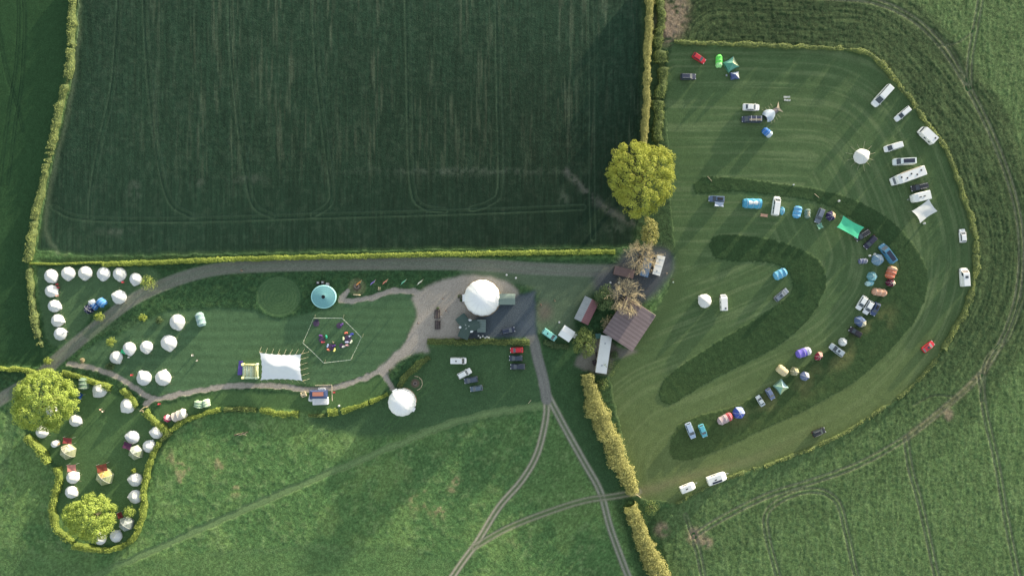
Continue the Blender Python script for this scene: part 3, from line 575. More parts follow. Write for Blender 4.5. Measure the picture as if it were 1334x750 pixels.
H('garden_hedge', [(519, 503), (530, 489), (543, 476), (560, 465)], [8, 8, 8, 6], 1.6, L_MID, 'dark green hedge climbing from the lower white dome to the courtyard', 126, lump=.45)
H('garden_hedge', [(557, 444), (600, 445), (640, 445), (690, 446)], 8, 1.4, L_MID, 'straight clipped hedge between the courtyard and the parked cars', 127, lump=.1)
H('garden_hedge', [(708, 446), (722, 448), (740, 453)], 8, 1.2, L_DARK, 'dark low hedge below the turquoise car', 128, lump=.45)
# ------------------------------------------------------------------ materials for made things
M_CANVAS = mat('white_canvas', (.73, .735, .73), .85, .05, 1.2, .2, trans=.12); M_CANVAS2 = mat('canvas_wall', (.66, .66, .64), .9, .06, 2, .2)
M_PVC = mat('white_pvc', (.84, .85, .86), .55, .04, .8, .3); M_ROPE = mat('rope', (.55, .5, .36), .9, .2, 5); M_WOOD = mat('timber', (.36, .27, .17), .8, .3, 4, .2, bump=.3)
M_PALE = mat('pale_timber', (.62, .52, .36), .8, .2, 4); M_GLASS = mat('dark_glass', (.04, .055, .07), .15, .1, 1, 1.0); M_TYRE = mat('tyre_rubber', (.02, .02, .02), .9); M_RIM = mat('alloy', (.45, .46, .48), .35, .1, 3, .5, .8)
M_BLACK = mat('black_plastic', (.025, .027, .03), .5); M_LAMP = mat('lamp_glass', (.75, .76, .78), .15, .05, 2, .7); M_REAR = mat('tail_lamp', (.35, .02, .02), .3)
M_OLIVE = mat('olive_canvas', (.33, .34, .22), .9, .12, 1.5); M_GREY = mat('grey_canvas', (.30, .33, .34), .9, .12, 1.5); M_GREEN = mat('green_canvas', (.07, .11, .095), .75, .15, 1.5)
M_SOLAR = mat('solar_panel', (.02, .025, .05), .2, .2, 3, .7); M_STEEL = mat('galvanised_steel', (.42, .44, .46), .5, .15, 2, .5, .5)
_pc = {}
def paint(rgb, rough=.35, spec=.5, coat=.4, pre='paint', **k):
    key = pre + '_%02d_%02d_%02d' % tuple(int(c * 99) for c in rgb)
    return mat(key, rgb, rough, k.get('var', .06), k.get('scale', .8), spec, coat=coat, trans=k.get('trans', 0))
def fab(rgb): return paint(rgb, .8, .2, 0, 'tent_fabric', var=.12, scale=1.5, trans=.15)
WHITE = (.80, .81, .82); BLK = (.02, .022, .028); NAVY = (.025, .035, .07); SILV = (.42, .46, .50); RED = (.55, .02, .035); TEAL = (.25, .62, .58); GRY = (.14, .16, .19)

# ------------------------------------------------------------------ vehicles (x forward, origin on the ground)
def lerp3(a, b, t): return tuple(a[i] + (b[i] - a[i]) * t for i in range(3))
def pane(mb, q, u0, u1, v0, v1, off=.012):
    """a glass quad lying just proud of the face q (a b c d, a-b bottom edge)"""
    a, b, c, d_ = q; P = lambda u, v: Vector(lerp3(lerp3(a, b, u), lerp3(d_, c, u), v))
    n = (Vector(b) - Vector(a)).cross(Vector(d_) - Vector(a)).normalized() * off
    mb.quad(*[tuple(P(u, v) + n) for u, v in ((u0, v0), (u1, v0), (u1, v1), (u0, v1))])
SHAPES = {  # belt height, hood height, cabin (rear bottom, rear top, front top, front bottom) along the length, roof height
    'hatch': (.62, .56, -.46, -.36, .06, .27, 1.0), 'estate': (.62, .56, -.48, -.42, .06, .27, 1.0), 'saloon': (.64, .58, -.36, -.22, .08, .27, 1.0),
    'suv': (.60, .56, -.485, -.43, .08, .26, 1.0), 'van': (.55, .52, -.495, -.485, .22, .38, 1.0), 'mpv': (.56, .5, -.485, -.45, .14, .36, 1.0)}
def wheels(t, L, Wd, xs, r=.33):
    for x in xs:
        for s in (-1, 1):
            w_ = MB().lathe([(r * .55, -.11), (r * .96, -.11), (r, -.07), (r, .07), (r * .96, .11), (r * .55, .11)], 14)
            m_ = Matrix.Translation((x, s * (Wd / 2 - .12), r)) @ Matrix.Rotation(PI / 2, 4, 'X'); w_.v = [tuple(m_ @ Vector(v)) for v in w_.v]
            o = w_.build('wheel', M_TYRE, t, True); rm = MB(); rm.tube((x, s * (Wd / 2 - .2), r), (x, s * (Wd / 2 - .035), r), r * .56, r * .5, 10); rm.build('rim', M_RIM, o)
def vehicle(kind, px, py, deg, L, Wd, Ht, rgb, label, extra=(), group=None, cat=None, name=None):
    x, y, z = at(px, py, Ht * .7)
    cat = cat or {'van': 'van', 'mpv': 'van'}.get(kind, 'car')
    t = root(name or ('parked_van' if cat == 'van' else 'parked_car'), (x, y, z), R(deg), label, cat, group)
    bh, hh, rb, rt, ft, fb, _ = SHAPES[kind]; pm_ = paint(rgb); zb = Ht * bh; zh = Ht * hh; w2 = Wd / 2; z0 = .22
    secs = [(-.5, .80, z0 + .15, zb * .80), (-.485, .93, z0, zb * .95), (-.42, 1, z0, zb), (0, 1, z0, zb), (fb - .02, .99, z0, zb), (fb + .03, .97, z0, zh * 1.02), (.42 if fb < .36 else .455, .93, z0, zh * .93), (.475, .84, z0 + .03, zh * .82), (.5, .66, z0 + .12, zh * .62)]
    rings = []
    for f, w_, a, b in secs:
        X_ = f * L; q = w2 * w_; rings.append([(X_, -q * .94, a), (X_, -q, a + .12), (X_, -q, b * .8), (X_, -q * .9, b), (X_, 0, b + .03), (X_, q * .9, b), (X_, q, b * .8), (X_, q, a + .12), (X_, q * .94, a)])
    b = MB().loft(rings)
    tw = .80 if kind in ('van', 'mpv') else .72; wb = .90
    c0 = [(rb * L, -w2 * wb, zb), (rb * L, w2 * wb, zb), (fb * L, w2 * wb, zb), (fb * L, -w2 * wb, zb)]
    c1 = [(rt * L, -w2 * tw, Ht - .03), (rt * L, w2 * tw, Ht - .03), (ft * L, w2 * tw, Ht - .03), (ft * L, -w2 * tw, Ht - .03)]
    mid = [((rt * .96 + ft * .04) * L, -w2 * tw * .88, Ht), ((rt * .96 + ft * .04) * L, w2 * tw * .88, Ht), ((ft * .93 + rt * .07) * L, w2 * tw * .88, Ht), ((ft * .93 + rt * .07) * L, -w2 * tw * .88, Ht)]
    b.add(c0 + c1 + mid, [(0, 1, 5, 4), (1, 2, 6, 5), (2, 3, 7, 6), (3, 0, 4, 7), (4, 5, 9, 8), (5, 6, 10, 9), (6, 7, 11, 10), (7, 4, 8, 11), (8, 9, 10, 11)])
    b.build('body', pm_, t)
    g = MB(); pane(g, (c0[3], c0[2], c1[2], c1[3]), .05, .95, .06, .92); g.build('windscreen', M_GLASS, t)
    if kind != 'van' or 'rearglass' in extra: g = MB(); pane(g, (c0[1], c0[0], c1[0], c1[1]), .1, .9, .15, .88); g.build('rear_window', M_GLASS, t)
    sp = [(.72, .97)] if kind == 'van' and 'windows' not in extra else [(.06, .30), (.33, .62), (.65, .95)]
    for u0, u1 in sp:
        g = MB(); pane(g, (c0[0], c0[3], c1[3], c1[0]), u0, u1, .12, .88); g.build('side_window', M_GLASS, t)
        g = MB(); pane(g, (c0[2], c0[1], c1[1], c1[2]), 1 - u1, 1 - u0, .12, .88); g.build('side_window', M_GLASS, t)
    for s in (-1, 1):
        MB().box((L * .472, s * w2 * .68, zh * .78), (.2, .34, .14)).build('headlight', M_LAMP, t, bevel=.03)
        MB().box((-L * .488, s * w2 * .74, zb * .82), (.12, .22, .22)).build('tail_light', M_REAR, t, bevel=.02)
        MB().box((fb * L - .25, s * (w2 + .09), zb + .08), (.13, .2, .14)).build('wing_mirror', M_BLACK if rgb != WHITE else pm_, t, bevel=.03)
    wheels(t, L, Wd, (-L * .31, L * .33))
    if 'bars' in extra:
        for s in (-1, 1): MB().tube((rt * L * .9, s * w2 * .62, Ht + .07), (ft * L * .8, s * w2 * .62, Ht + .07), .03).build('roof_bar', M_STEEL, t)
    if 'rack' in extra:
        for f in (.1, .45, .8): MB().box(((rt + (ft - rt) * f) * L, 0, Ht + .09), (.1, Wd * .86, .08)).build('roof_rack', M_LAMP, t)
        for s in (.25, .55): MB().box(((rt + ft) / 2 * L, s * w2, Ht + .18), (L * .62, .13, .06)).build('ladder', M_PALE, t)
    if 'box' in extra: MB().box(((rt + ft) / 2 * L, 0, Ht + .2), (L * .36, Wd * .42, .3), taper=.85).build('roof_box', M_BLACK, t, bevel=.05)
    if 'solar' in extra: MB().box(((rt + ft) / 2 * L - .1, 0, Ht + .04), (L * .52, Wd * .58, .05)).build('solar_panel', M_SOLAR, t)
    if 'vent' in extra: MB().box(((rt + ft) / 2 * L, 0, Ht + .06), (.42, .42, .1)).build('roof_vent', M_BLACK, t, bevel=.03)
    if 'hatch' in extra: MB().box(((rt * .3 + ft * .7) * L, 0, Ht + .02), (.75, Wd * .4, .05)).build('sunroof', M_GLASS, t)
    return t
V = vehicle
V('van', 597, 470, 0, 5.2, 2.1, 2.0, WHITE, 'white van at the top of the left group in the lower car park', ('vent',))
V('suv', 605, 486.5, 28, 4.7, 2.0, 1.7, WHITE, 'white car with an open-looking dark windscreen below the white van', ())
V('estate', 613.5, 495, 190, 4.5, 1.9, 1.5, (.07, .09, .13), 'dark slate car third down in the left group of the lower car park', ())
V('hatch', 620.5, 506, 188, 4.1, 1.8, 1.5, (.10, .14, .19), 'blue-grey hatchback at the bottom of the left group in the lower car park', ())
V('hatch', 673, 456, 182, 4.2, 1.85, 1.5, RED, 'bright red hatchback just below the clipped hedge', ())
V('estate', 672, 466.5, 180, 4.4, 1.85, 1.5, (.04, .055, .085), 'dark navy car directly below the red hatchback', ())
V('estate', 674.5, 477.5, 180, 4.8, 1.9, 1.5, (.035, .045, .07), 'long dark car at the bottom of the column under the red hatchback', ())
V('estate', 662, 430.5, 12, 4.4, 1.85, 1.5, NAVY, 'dark car parked alone on the dark yard by the clipped hedge', ('bars',))
V('mpv', 716, 436, -35, 5.1, 2.1, 1.9, TEAL, 'turquoise van with a round roof vent beside the yard entrance', ('vent',))
V('hatch', 911, 75.5, -33, 4.6, 1.9, 1.45, RED, 'red car at the top left corner of the camping field', ())
V('suv', 897, 99.5, 0, 5.0, 2.0, 1.7, (.05, .055, .09), 'dark car with pale front below the red car in the top left corner', ('bars',))
V('saloon', 979, 139.5, -2, 5.4, 2.2, 1.5, WHITE, 'white car parked alongside the dark van with ladders', ())
V('van', 980, 155, 180, 6.4, 2.1, 2.0, (.045, .055, .10), 'dark blue van with ladders on its roof rack', ('rack',))
V('mpv', 1151, 124, 228, 8.2, 2.5, 2.6, WHITE, 'long white minibus with a row of side windows at the upper right hedge', ('windows',), cat='minibus', name='parked_minibus')
V('estate', 1177, 148, 220, 6.2, 1.95, 1.6, WHITE, 'slim white estate car between the minibus and the camper at the hedge', ())
V('mpv', 1165, 191, 197, 6.0, 2.1, 2.0, WHITE, 'white van above the van with black solar panels', ())
V('van', 1179, 210, 183, 7.0, 2.3, 2.3, (.7, .76, .76), 'white van with long black solar panels over its roof', ('solar',))
V('suv', 1199, 243.5, 192, 5.6, 2.1, 1.7, BLK, 'black car squeezed between the big motorhome and the white caravan', ('bars',))
V('hatch', 1255, 307, 95, 4.4, 2.0, 1.5, WHITE, 'small white car by the right-hand hedge, above the white van', ())
V('van', 1258, 361, 94, 6.0, 2.5, 2.3, WHITE, 'broad white van against the right-hand hedge', ('rearglass', 'hatch'))
V('hatch', 1210, 451.5, 38, 4.4, 2.0, 1.45, RED, 'red car by itself near the lower right hedge', ('hatch',))
V('suv', 1067.5, 563, 22, 4.4, 2.0, 1.7, BLK, 'black car by itself at the lower edge of the camping field', ('bars',))
V('estate', 934, 259, 178, 5.2, 2.0, 1.6, (.10, .15, .26), 'blue-grey car under an awning at the left end of the tent row', ('box',))
V('van', 1012, 268, 82, 6.2, 2.2, 2.3, WHITE, 'white van in the tent row between two bright blue tents', ('windows',))
V('estate', 1068.5, 281, 248, 5.0, 2.0, 1.6, (.16, .19, .25), 'silver-blue car with pale roof beside the small green awning', ('bars',))
V('suv', 1124.5, 306, 212, 5.2, 2.1, 1.7, BLK, 'black car touching the corner of the big green tarpaulin', ('bars',))
V('estate', 1134.5, 315.5, 226, 5.0, 1.95, 1.5, (.02, .02, .05), 'very dark car, second from the big green tarpaulin', ())
V('van', 1157.5, 330, 126, 7.0, 2.4, 2.2, (.07, .22, .36), 'blue pickup-style van with a pale bar behind its cab', ('solar',), name='parked_van')
V('hatch', 1123.5, 394.5, 238, 4.9, 2.05, 1.5, WHITE, 'white car, left one of the pair side by side on the right bend', ())
V('hatch', 1132, 400.5, 240, 4.7, 2.05, 1.5, WHITE, 'white car, right one of the pair, next to the blue and cream car', ())
V('hatch', 1141, 402.5, 244, 4.4, 2.0, 1.5, (.05, .08, .19), 'dark blue car with luggage, tucked right of the two white cars', ('box',))
V('estate', 1115, 432.5, 148, 4.4, 1.9, 1.5, (.02, .015, .025), 'near-black car just above the small white dome tent', ())
V('estate', 1091, 456, 144, 5.4, 2.1, 1.5, (.36, .42, .48), 'silver car with pale bonnet just below the small white dome tent', ('hatch',))
V('hatch', 1004, 513, 300, 4.0, 1.8, 1.5, (.16, .20, .34), 'small blue-grey car beside the pale green tent', ())
V('saloon', 991, 522, 122, 3.8, 1.7, 1.4, (.5, .56, .6), 'small pale grey car at the lower end of the tent row', ())
V('estate', 900, 561, 292, 5.4, 2.05, 1.6, (.40, .50, .66), 'pale blue-silver car at the far lower left of the tent row', ())
V('hatch', 916, 561, 292, 4.4, 1.9, 1.45, (.12, .45, .55), 'turquoise-blue car next to the pale silver one at the lower left', ())
V('estate', 1018.5, 384, 40, 5.2, 1.9, 1.5, (.17, .20, .26), 'grey car on the inner bend of the inner dark grass band', ('hatch',))
def camper(px, py, deg, L, Wd, Ht, label, name='motorhome', cat='motorhome', hatches=2, awn=False):
    x, y, z = at(px, py, Ht * .8); t = root(name, (x, y, z), R(deg), label, cat); pm_ = paint((.80, .80, .79), .45, pre='gelcoat'); f = L * .24
    rings = [[(X_, -Wd / 2 * a, .45), (X_, -Wd / 2 * a, Ht - .25), (X_, -Wd / 2 * a * .9, Ht - b), (X_, Wd / 2 * a * .9, Ht - b), (X_, Wd / 2 * a, Ht - .25), (X_, Wd / 2 * a, .45)] for X_, a, b in ((-L / 2, .96, .12), (-L / 2 + .15, 1, 0), (L / 2 - f, 1, 0), (L / 2 - f * .62, .94, .22), (L / 2 - f * .5, .85, .6))]
    MB().loft(rings).build('body', pm_, t)
    cab = MB().loft([[(X_, -Wd * .43 * a, .35), (X_, -Wd * .43 * a, h_), (X_, Wd * .43 * a, h_), (X_, Wd * .43 * a, .35)] for X_, a, h_ in ((L / 2 - f * .6, 1, 1.95), (L / 2 - f * .42, 1, 1.9), (L / 2 - f * .2, .97, 1.25), (L / 2 - .1, .9, 1.05), (L / 2, .78, .8))]); cab.build('cab', pm_, t)
    g = MB(); a = L / 2 - f * .42; c_ = L / 2 - f * .2; pane(g, ((c_, -Wd * .40, 1.25), (c_, Wd * .40, 1.25), (a, Wd * .40, 1.9), (a, -Wd * .40, 1.9)), .04, .96, .05, .95, .02); g.build('windscreen', M_GLASS, t)
    for k in range(hatches): MB().box((-L * .36 + k * L * .62 / max(1, hatches - 1 or 1), (-.25, .3)[k % 2] * Wd * .5, Ht + .04), (.5, .5, .1)).build('roof_hatch', M_BLACK, t, bevel=.03)
    for s in (-1, 1):
        for k in range(2): MB().box((-L * .28 + k * L * .3, s * (Wd / 2 + .012), Ht * .62), (L * .13, .03, .55)).build('side_window', M_GLASS, t)
    if awn: MB().box((-L * .08, -Wd / 2 - .1, Ht - .08), (L * .66, .22, .16)).build('awning_case', M_PALE, t, bevel=.03)
    wheels(t, L, Wd, (-L * .26, L * .36)); return t
camper(1184.5, 229, 200, 10.8, 3.1, 3.0, 'very large white motorhome with four roof hatches', hatches=5, awn=True)
camper(1210, 175.5, 137, 6.0, 2.8, 2.6, 'white campervan parked nose-in at the upper right hedge', name='campervan', cat='campervan', hatches=1)
camper(943.5, 394, 92, 5.2, 2.1, 2.3, 'small white campervan right of the round white tent on the lawn', name='campervan', cat='campervan', hatches=1)
def caravan(px, py, deg, L, Wd, label, sky=1, win=False):
    Ht = 2.5; x, y, z = at(px, py, Ht * .8); t = root('caravan', (x, y, z), R(deg), label, 'caravan'); pm_ = paint((.80, .80, .78), .45, pre='gelcoat')
    rings = [[(X_, -Wd / 2 * a, .4), (X_, -Wd / 2 * a, h_ * .9), (X_, -Wd / 2 * a * .86, h_), (X_, Wd / 2 * a * .86, h_), (X_, Wd / 2 * a, h_ * .9), (X_, Wd / 2 * a, .4)] for X_, a, h_ in ((-L / 2, .92, Ht * .84), (-L / 2 + .2, 1, Ht * .97), (L * .22, 1, Ht), (L * .38, .93, Ht * .93), (L * .47, .78, Ht * .72), (L / 2, .62, Ht * .45))]
    MB().loft(rings).build('body', pm_, t)
    for k in range(sky): MB().box((-L * .1 + k * L * .22, .05, Ht + .04), (.75, .3, .09)).build('roof_light', M_BLACK, t, bevel=.03)
    if win: MB().box((-L * .06, -Wd * .28, Ht + .02), (L * .5, .55, .04)).build('solar_panel', M_SOLAR, t)
    for s in (-1, 1): MB().box((-L * .1, s * (Wd / 2 + .012), 1.5), (L * .3, .03, .6)).build('side_window', M_GLASS, t)
    h_ = MB(); h_.tube((L * .46, .45, .5), (L / 2 + 1.1, 0, .5), .05); h_.tube((L * .46, -.45, .5), (L / 2 + 1.1, 0, .5), .05); h_.build('hitch', M_STEEL, t)
    wheels(t, L, Wd, (-.1 * L,)); return t
caravan(1201, 256, 193, 6.0, 2.9, 'white caravan with its hitch pointing left, above the cream awning', 2)
caravan(896.5, 635.5, 22, 5.0, 2.1, 'smaller white caravan at the bottom corner of the camping field', 1)
caravan(934.5, 623.5, 20, 6.4, 2.6, 'larger white caravan with a roof panel at the bottom of the camping field', 1, True)

# ------------------------------------------------------------------ bell tents and yurts
CV = [M_CANVAS, mat('weathered_canvas', (.66, .67, .665), .9, .1, 1.0, .2, trans=.1), mat('bright_canvas', (.78, .78, .77), .85, .06, 1.4, .2, trans=.12), mat('cool_canvas', (.69, .71, .73), .85, .08, .9, .2, trans=.12)]
def bell(px, py, d_, door, label, mk=M_CANVAS, ropes=False, wob=0, group=None, ht=None):
    Rr = d_ * S / 2 * .94; ht = ht or Rr * .68 + .72; x, y, z = at(px, py, ht * .4); t = root('bell_tent', (x, y, z - .03), R(door), label, 'tent', group)
    rg = np.random.default_rng(int(px * 31 + py)); mk = CV[int(px + 2 * py) % 4] if mk is M_CANVAS else mk; ph = rg.random() * 6; n = 40
    def rf(a, r, z_):
        k = r / Rr; dv = (a + PI) % (2 * PI) - PI; k2 = .985 + .016 * math.cos(9 * a + ph) * k
        bump = max(0, 1 - abs(dv) / .5) * .17 * k if r > .2 else 0
        return (r * (k2 + bump) * (1 + .02 * math.sin(2 * a + ph)), z_ + bump * ht * .55 - .05 * abs(math.cos(6 * a + ph)) * k * (1 - k) * 2)
    MB().lathe([(.03, ht), (.12, ht - .06), (Rr * .3, ht - (ht - .75) * .27), (Rr * .62, ht - (ht - .75) * .60), (Rr, .75), (Rr * 1.03, .55)], n, rf).build('canopy', mk, t, True)
    MB().lathe([(Rr * .98, .64), (Rr * .985, 0)], n, rf).build('wall', M_CANVAS2 if mk in CV else mk, t)
    MB().quad((Rr * 1.165, -.34, .02), (Rr * 1.165, .34, .02), (Rr * .93, .1, 1.5), (Rr * .93, -.1, 1.5)).build('door_flap', M_CANVAS2, t)
    MB().tube((0, 0, ht - .05), (0, 0, ht + .12), .06, .03, 6).build('pole_tip', M_WOOD, t)
    m_ = 12 if ropes else 8
    for k in range(m_):
        rp = MB()
        a = 2 * PI * (k + .5) / m_; e = 1.45 if not ropes else rg.uniform(1.7, 2.15); rw = .012 if not ropes else .035
        rp.tube((math.cos(a) * Rr, math.sin(a) * Rr, .62), (math.cos(a) * Rr * e, math.sin(a) * Rr * e, .02), rw, rw, 3)
        rp.build('guy_rope', M_ROPE, t)
    return t
TR_ = 'bell tents in the corner by the left hedge'
for (x, y, d_, dr, lb) in [
    (65.5, 359.5, 18.5, -55, 'white bell tent at the left end of the top row, in the hedge corner'), (88, 356, 18.5, -90, 'white bell tent second from the left in the top row'),
    (110, 355.5, 18.5, -90, 'white bell tent third from the left in the top row'), (134, 356.5, 18, -90, 'white bell tent fourth from the left in the top row'),
    (155, 357, 18, -85, 'white bell tent fifth from the left in the top row, second from the sapling'), (176, 363.5, 16.5, -100, 'smaller white bell tent at the right end of the top row, touching the sapling'),
    (66, 379, 17, -30, 'white bell tent topmost in the left column below the corner tent'), (70, 398.5, 17, -20, 'white bell tent second down in the left column'),
    (74, 417.5, 17, -10, 'white bell tent third down in the left column'), (77.5, 435, 17, 20, 'white bell tent at the bottom of the left column'),
    (154.5, 387, 19, 160, 'white bell tent standing alone right of the blue tents')]:
    bell(x, y, d_, dr, lb, group=TR_)
for (x, y, d_, dr, lb) in [
    (230, 419.5, 21, -70, 'large white bell tent nearest the fork, left of the grey-green tunnel tent'), (219, 446.5, 21.5, -80, 'large white bell tent in the middle of the lawn above the matched pair'),
    (150.5, 465.5, 17, -60, 'white bell tent at the lower left end of the middle group, by the green tarp'), (167.5, 454, 17.5, -75, 'white bell tent just above the bright green tarp'),
    (190, 452, 17, -80, 'white bell tent in the middle of the middle group'), (186.5, 492.5, 20, 120, 'left one of the matched pair of large bell tents beside the gravel path'),
    (211.5, 492.5, 21, 75, 'right one of the matched pair of large bell tents beside the gravel path')]:
    bell(x, y, d_, dr, lb, group='bell tents on the lawn')
for (x, y, d_, dr, lb) in [
    (129, 508, 20, 230, 'large white bell tent right of the green canvas tunnel tent'), (165.5, 528.5, 20, 225, 'large white bell tent beside the arched gateway'),
    (97.5, 548, 16, -20, 'white bell tent at the right edge of the huge lime-green tree'), (54, 563, 16, 90, 'white bell tent half under the bottom of the huge lime-green tree'),
    (172, 569.5, 18, 170, 'white bell tent above the dark purple awning'), (203.5, 563.5, 17, 175, 'white bell tent tight against the inside corner of the hedge'),
    (193.5, 581.5, 17, 60, 'white bell tent right of the olive yurt with a dark purple awning'), (94, 622, 17, 40, 'white bell tent just below the pink awning'),
    (92, 641, 16.5, -30, 'white bell tent above the lower round tree, left side of the loop'), (175.5, 625, 18, 175, 'upper white bell tent of the pair along the right hedge of the loop'),
    (175.5, 647, 18, 180, 'lower white bell tent of the pair along the right hedge of the loop'), (150.5, 698.5, 16, 60, 'white bell tent at the very bottom of the loop, right of the tree'),
    (130, 702, 15.5, 90, 'white bell tent half hidden under the lower edge of the bottom tree'),
    (33+33.5, 535, 14, 0, 'white bell tent showing through the leaves of the huge left tree')]:
    bell(x, y, d_, dr, lb, group='bell tents inside the hedge loop')
bell(1123, 203.5, 21, 30, 'white ten-sided tent with long radiating guy ropes in the camping field', ropes=True)
bell(918.5, 392, 18.5, 140, 'white round tent left of the small campervan in the camping field')
def yurt(px, py, d_, rot, label, c1, c2, awn=None, alabel=None):
    Rr = d_ * S / 2; x, y, z = at(px, py, 1.2); t = root('canvas_lodge', (x, y, z), R(rot), label, 'tent'); n = 6
    for k in range(n):
        a0, a1 = 2 * PI * k / n, 2 * PI * (k + 1) / n; fr = [(1, .9), (.86, 1.5), (.52, 2.15), (0.02, 2.5)]
        m = MB().grid(lambda u, v: (math.cos(a0 + (a1 - a0) * u) * Rr * np.interp(v, [0, .33, .67, 1], [f[0] for f in fr]) * (1 - .10 * math.sin(PI * u)) , math.sin(a0 + (a1 - a0) * u) * Rr * np.interp(v, [0, .33, .67, 1], [f[0] for f in fr]) * (1 - .10 * math.sin(PI * u)), np.interp(v, [0, .33, .67, 1], [f[1] for f in fr])), 4, 3)
        m.build('roof_panel', fab(c2) if k in (0, 1) else fab(c1), t)
    MB().lathe([(Rr, .9), (Rr * 1.02, 0)], 6).build('wall', fab(c1), t)
    for k in range(n): a = 2 * PI * k / n; MB().path([(math.cos(a) * Rr * f, math.sin(a) * Rr * f, h_ + .04) for f, h_ in ((1.02, 0), (1, .9), (.86, 1.5), (.52, 2.15), (0.02, 2.5))], .035, 4).build('pole', M_CANVAS2, t)
    return t
def canopy(px, py, w_, d_, deg, h, rgb, label, sag=.25, name='awning', cat='awning', poles=True, peak=0.0, m=None, stripes=None):
    """a rope-stretched sheet on corner poles"""
    A_, B_ = w_ * S, d_ * S; x, y, z = at(px, py, h); t = root(name, (x, y, z), R(deg), label, cat)
    def fn(u, v):
        p, q = u * 2 - 1, v * 2 - 1; ed = 1 - .10 * (1 - q * q) * abs(p) ** 3; ed2 = 1 - .10 * (1 - p * p) * abs(q) ** 3
        return (p * A_ / 2 * ed, q * B_ / 2 * ed2, h - sag * (1 - max(abs(p), abs(q)) ** 2) * .4 + peak * (1 - abs(q)) * (1 - .2 * abs(p)) + .04 * math.sin(9 * u + 5 * v) - sag * .5 * (1 - min(abs(p), abs(q))))
    MB().grid(fn, 12, 10).build('sheet', m or fab(rgb), t, True)
    if poles:
        for p in (-1, 1):
            for q in (-1, 1): MB().tube((p * A_ / 2 * .98, q * B_ / 2 * .98, 0), (p * A_ / 2 * .98, q * B_ / 2 * .98, h), .03).build('pole', M_STEEL, t)
    return t
yurt(87, 588.5, 20, 20, 'olive and cream canvas lodge at the upper left of the loop, with a yellow top', (.34, .36, .22), (.62, .6, .42))
yurt(135, 621.5, 22, 15, 'yellow-green and orange canvas lodge in the middle of the loop', (.38, .42, .24), (.66, .48, .16))
yurt(176, 589.5, 19, 20, 'olive canvas lodge below the dark purple awning', (.30, .34, .22), (.55, .6, .52))
yurt(163.5, 682.5, 19, 20, 'grey canvas lodge at the bottom right of the loop', (.26, .30, .28), (.42, .46, .44))
canopy(87.5, 574, 12, 8, -5, 2.0, (.30, .06, .06), 'dark red awning above the olive lodge with a yellow top')
canopy(93, 609.5, 12, 9, 5, 2.0, (.62, .26, .22), 'salmon pink awning above a white bell tent')
canopy(132.5, 609.5, 14, 10, 12, 2.1, (.28, .08, .05), 'brown-red awning above the yellow-green lodge')
canopy(165.5, 580.5, 11, 9, -20, 1.9, (.10, .035, .08), 'dark purple awning above the olive lodge')
canopy(156, 671, 7, 8, 20, 1.9, (.14, .03, .03), 'dark red awning above the grey lodge')
def hut(px, py, d_, label):
    x, y, z = at(px, py, 1.5); t = root('round_hut', (x, y, z), 0, label, 'hut'); r = d_ * S / 2
    MB().lathe([(r, 0), (r, 1.7)], 14).build('wall', M_CANVAS2, t); MB().lathe([(r * 1.08, 1.68), (r * .5, 2.1), (.03, 2.3)], 14).build('roof', M_CANVAS, t, True)
    MB().box((r + .01, 0, .85), (.06, .7, 1.5)).build('door', M_WOOD, t); MB().tube((0, 0, 2.2), (0, 0, 2.6), .1, .08, 8).build('vent', M_BLACK, t)
hut(71, 578, 8, 'small white round hut next to the hedge gap left of the olive lodge')

# ------------------------------------------------------------------ camping tents
def tunnel(px, py, w_, d_, deg, rgb, label, rgb2=None, h=1.7, ends=.7, name='tunnel_tent', panel=None):
    A_, B_ = w_ * S, d_ * S; x, y, z = at(px, py, h * .7); t = root(name, (x, y, z), R(deg), label, 'tent')
    def arc(X_, s): return [(X_, -math.cos(PI * k / 10) * B_ / 2 * s * (1 + .05 * math.sin(PI * k / 10)), max(0, math.sin(PI * k / 10)) ** .75 * h * s) for k in range(11)]
    xs = [(-.5, .30), (-.47, ends * .8), (-.32, .97), (-.16, .92), (0, 1.0), (.16, .93), (.32, 1.0), (.47, ends), (.5, .35)]; cut = 5 if rgb2 else 99
    m = MB().loft([arc(f * A_, s) for f, s in xs[:cut + 1]], cap=False, closed=False); m.build('flysheet', fab(rgb), t, False)
    if rgb2: MB().loft([arc(f * A_, s) for f, s in xs[cut:]], cap=False, closed=False).build('porch', fab(rgb2), t)
    for f, s in (xs[2], xs[4], xs[6]): MB().path([(a, b, c + .03) for a, b, c in arc(f * A_, s)], .03, 4).build('hoop', M_CANVAS2, t)
    MB().grid(lambda u, v: (-A_ * .5 - .012 + v * A_ * .02, (u - .5) * B_ * .4, .05 + v * h * .35), 1, 1).build('door', fab(tuple(c * .55 for c in rgb)), t)
    if panel: MB().grid(lambda u, v: ((u - .5) * A_ * .5, (v - .35) * B_ * .5, h * (1 - ((v - .35) * .95) ** 2) * .985 + .06), 4, 6).build('roof_panel', fab(panel), t)
    return t
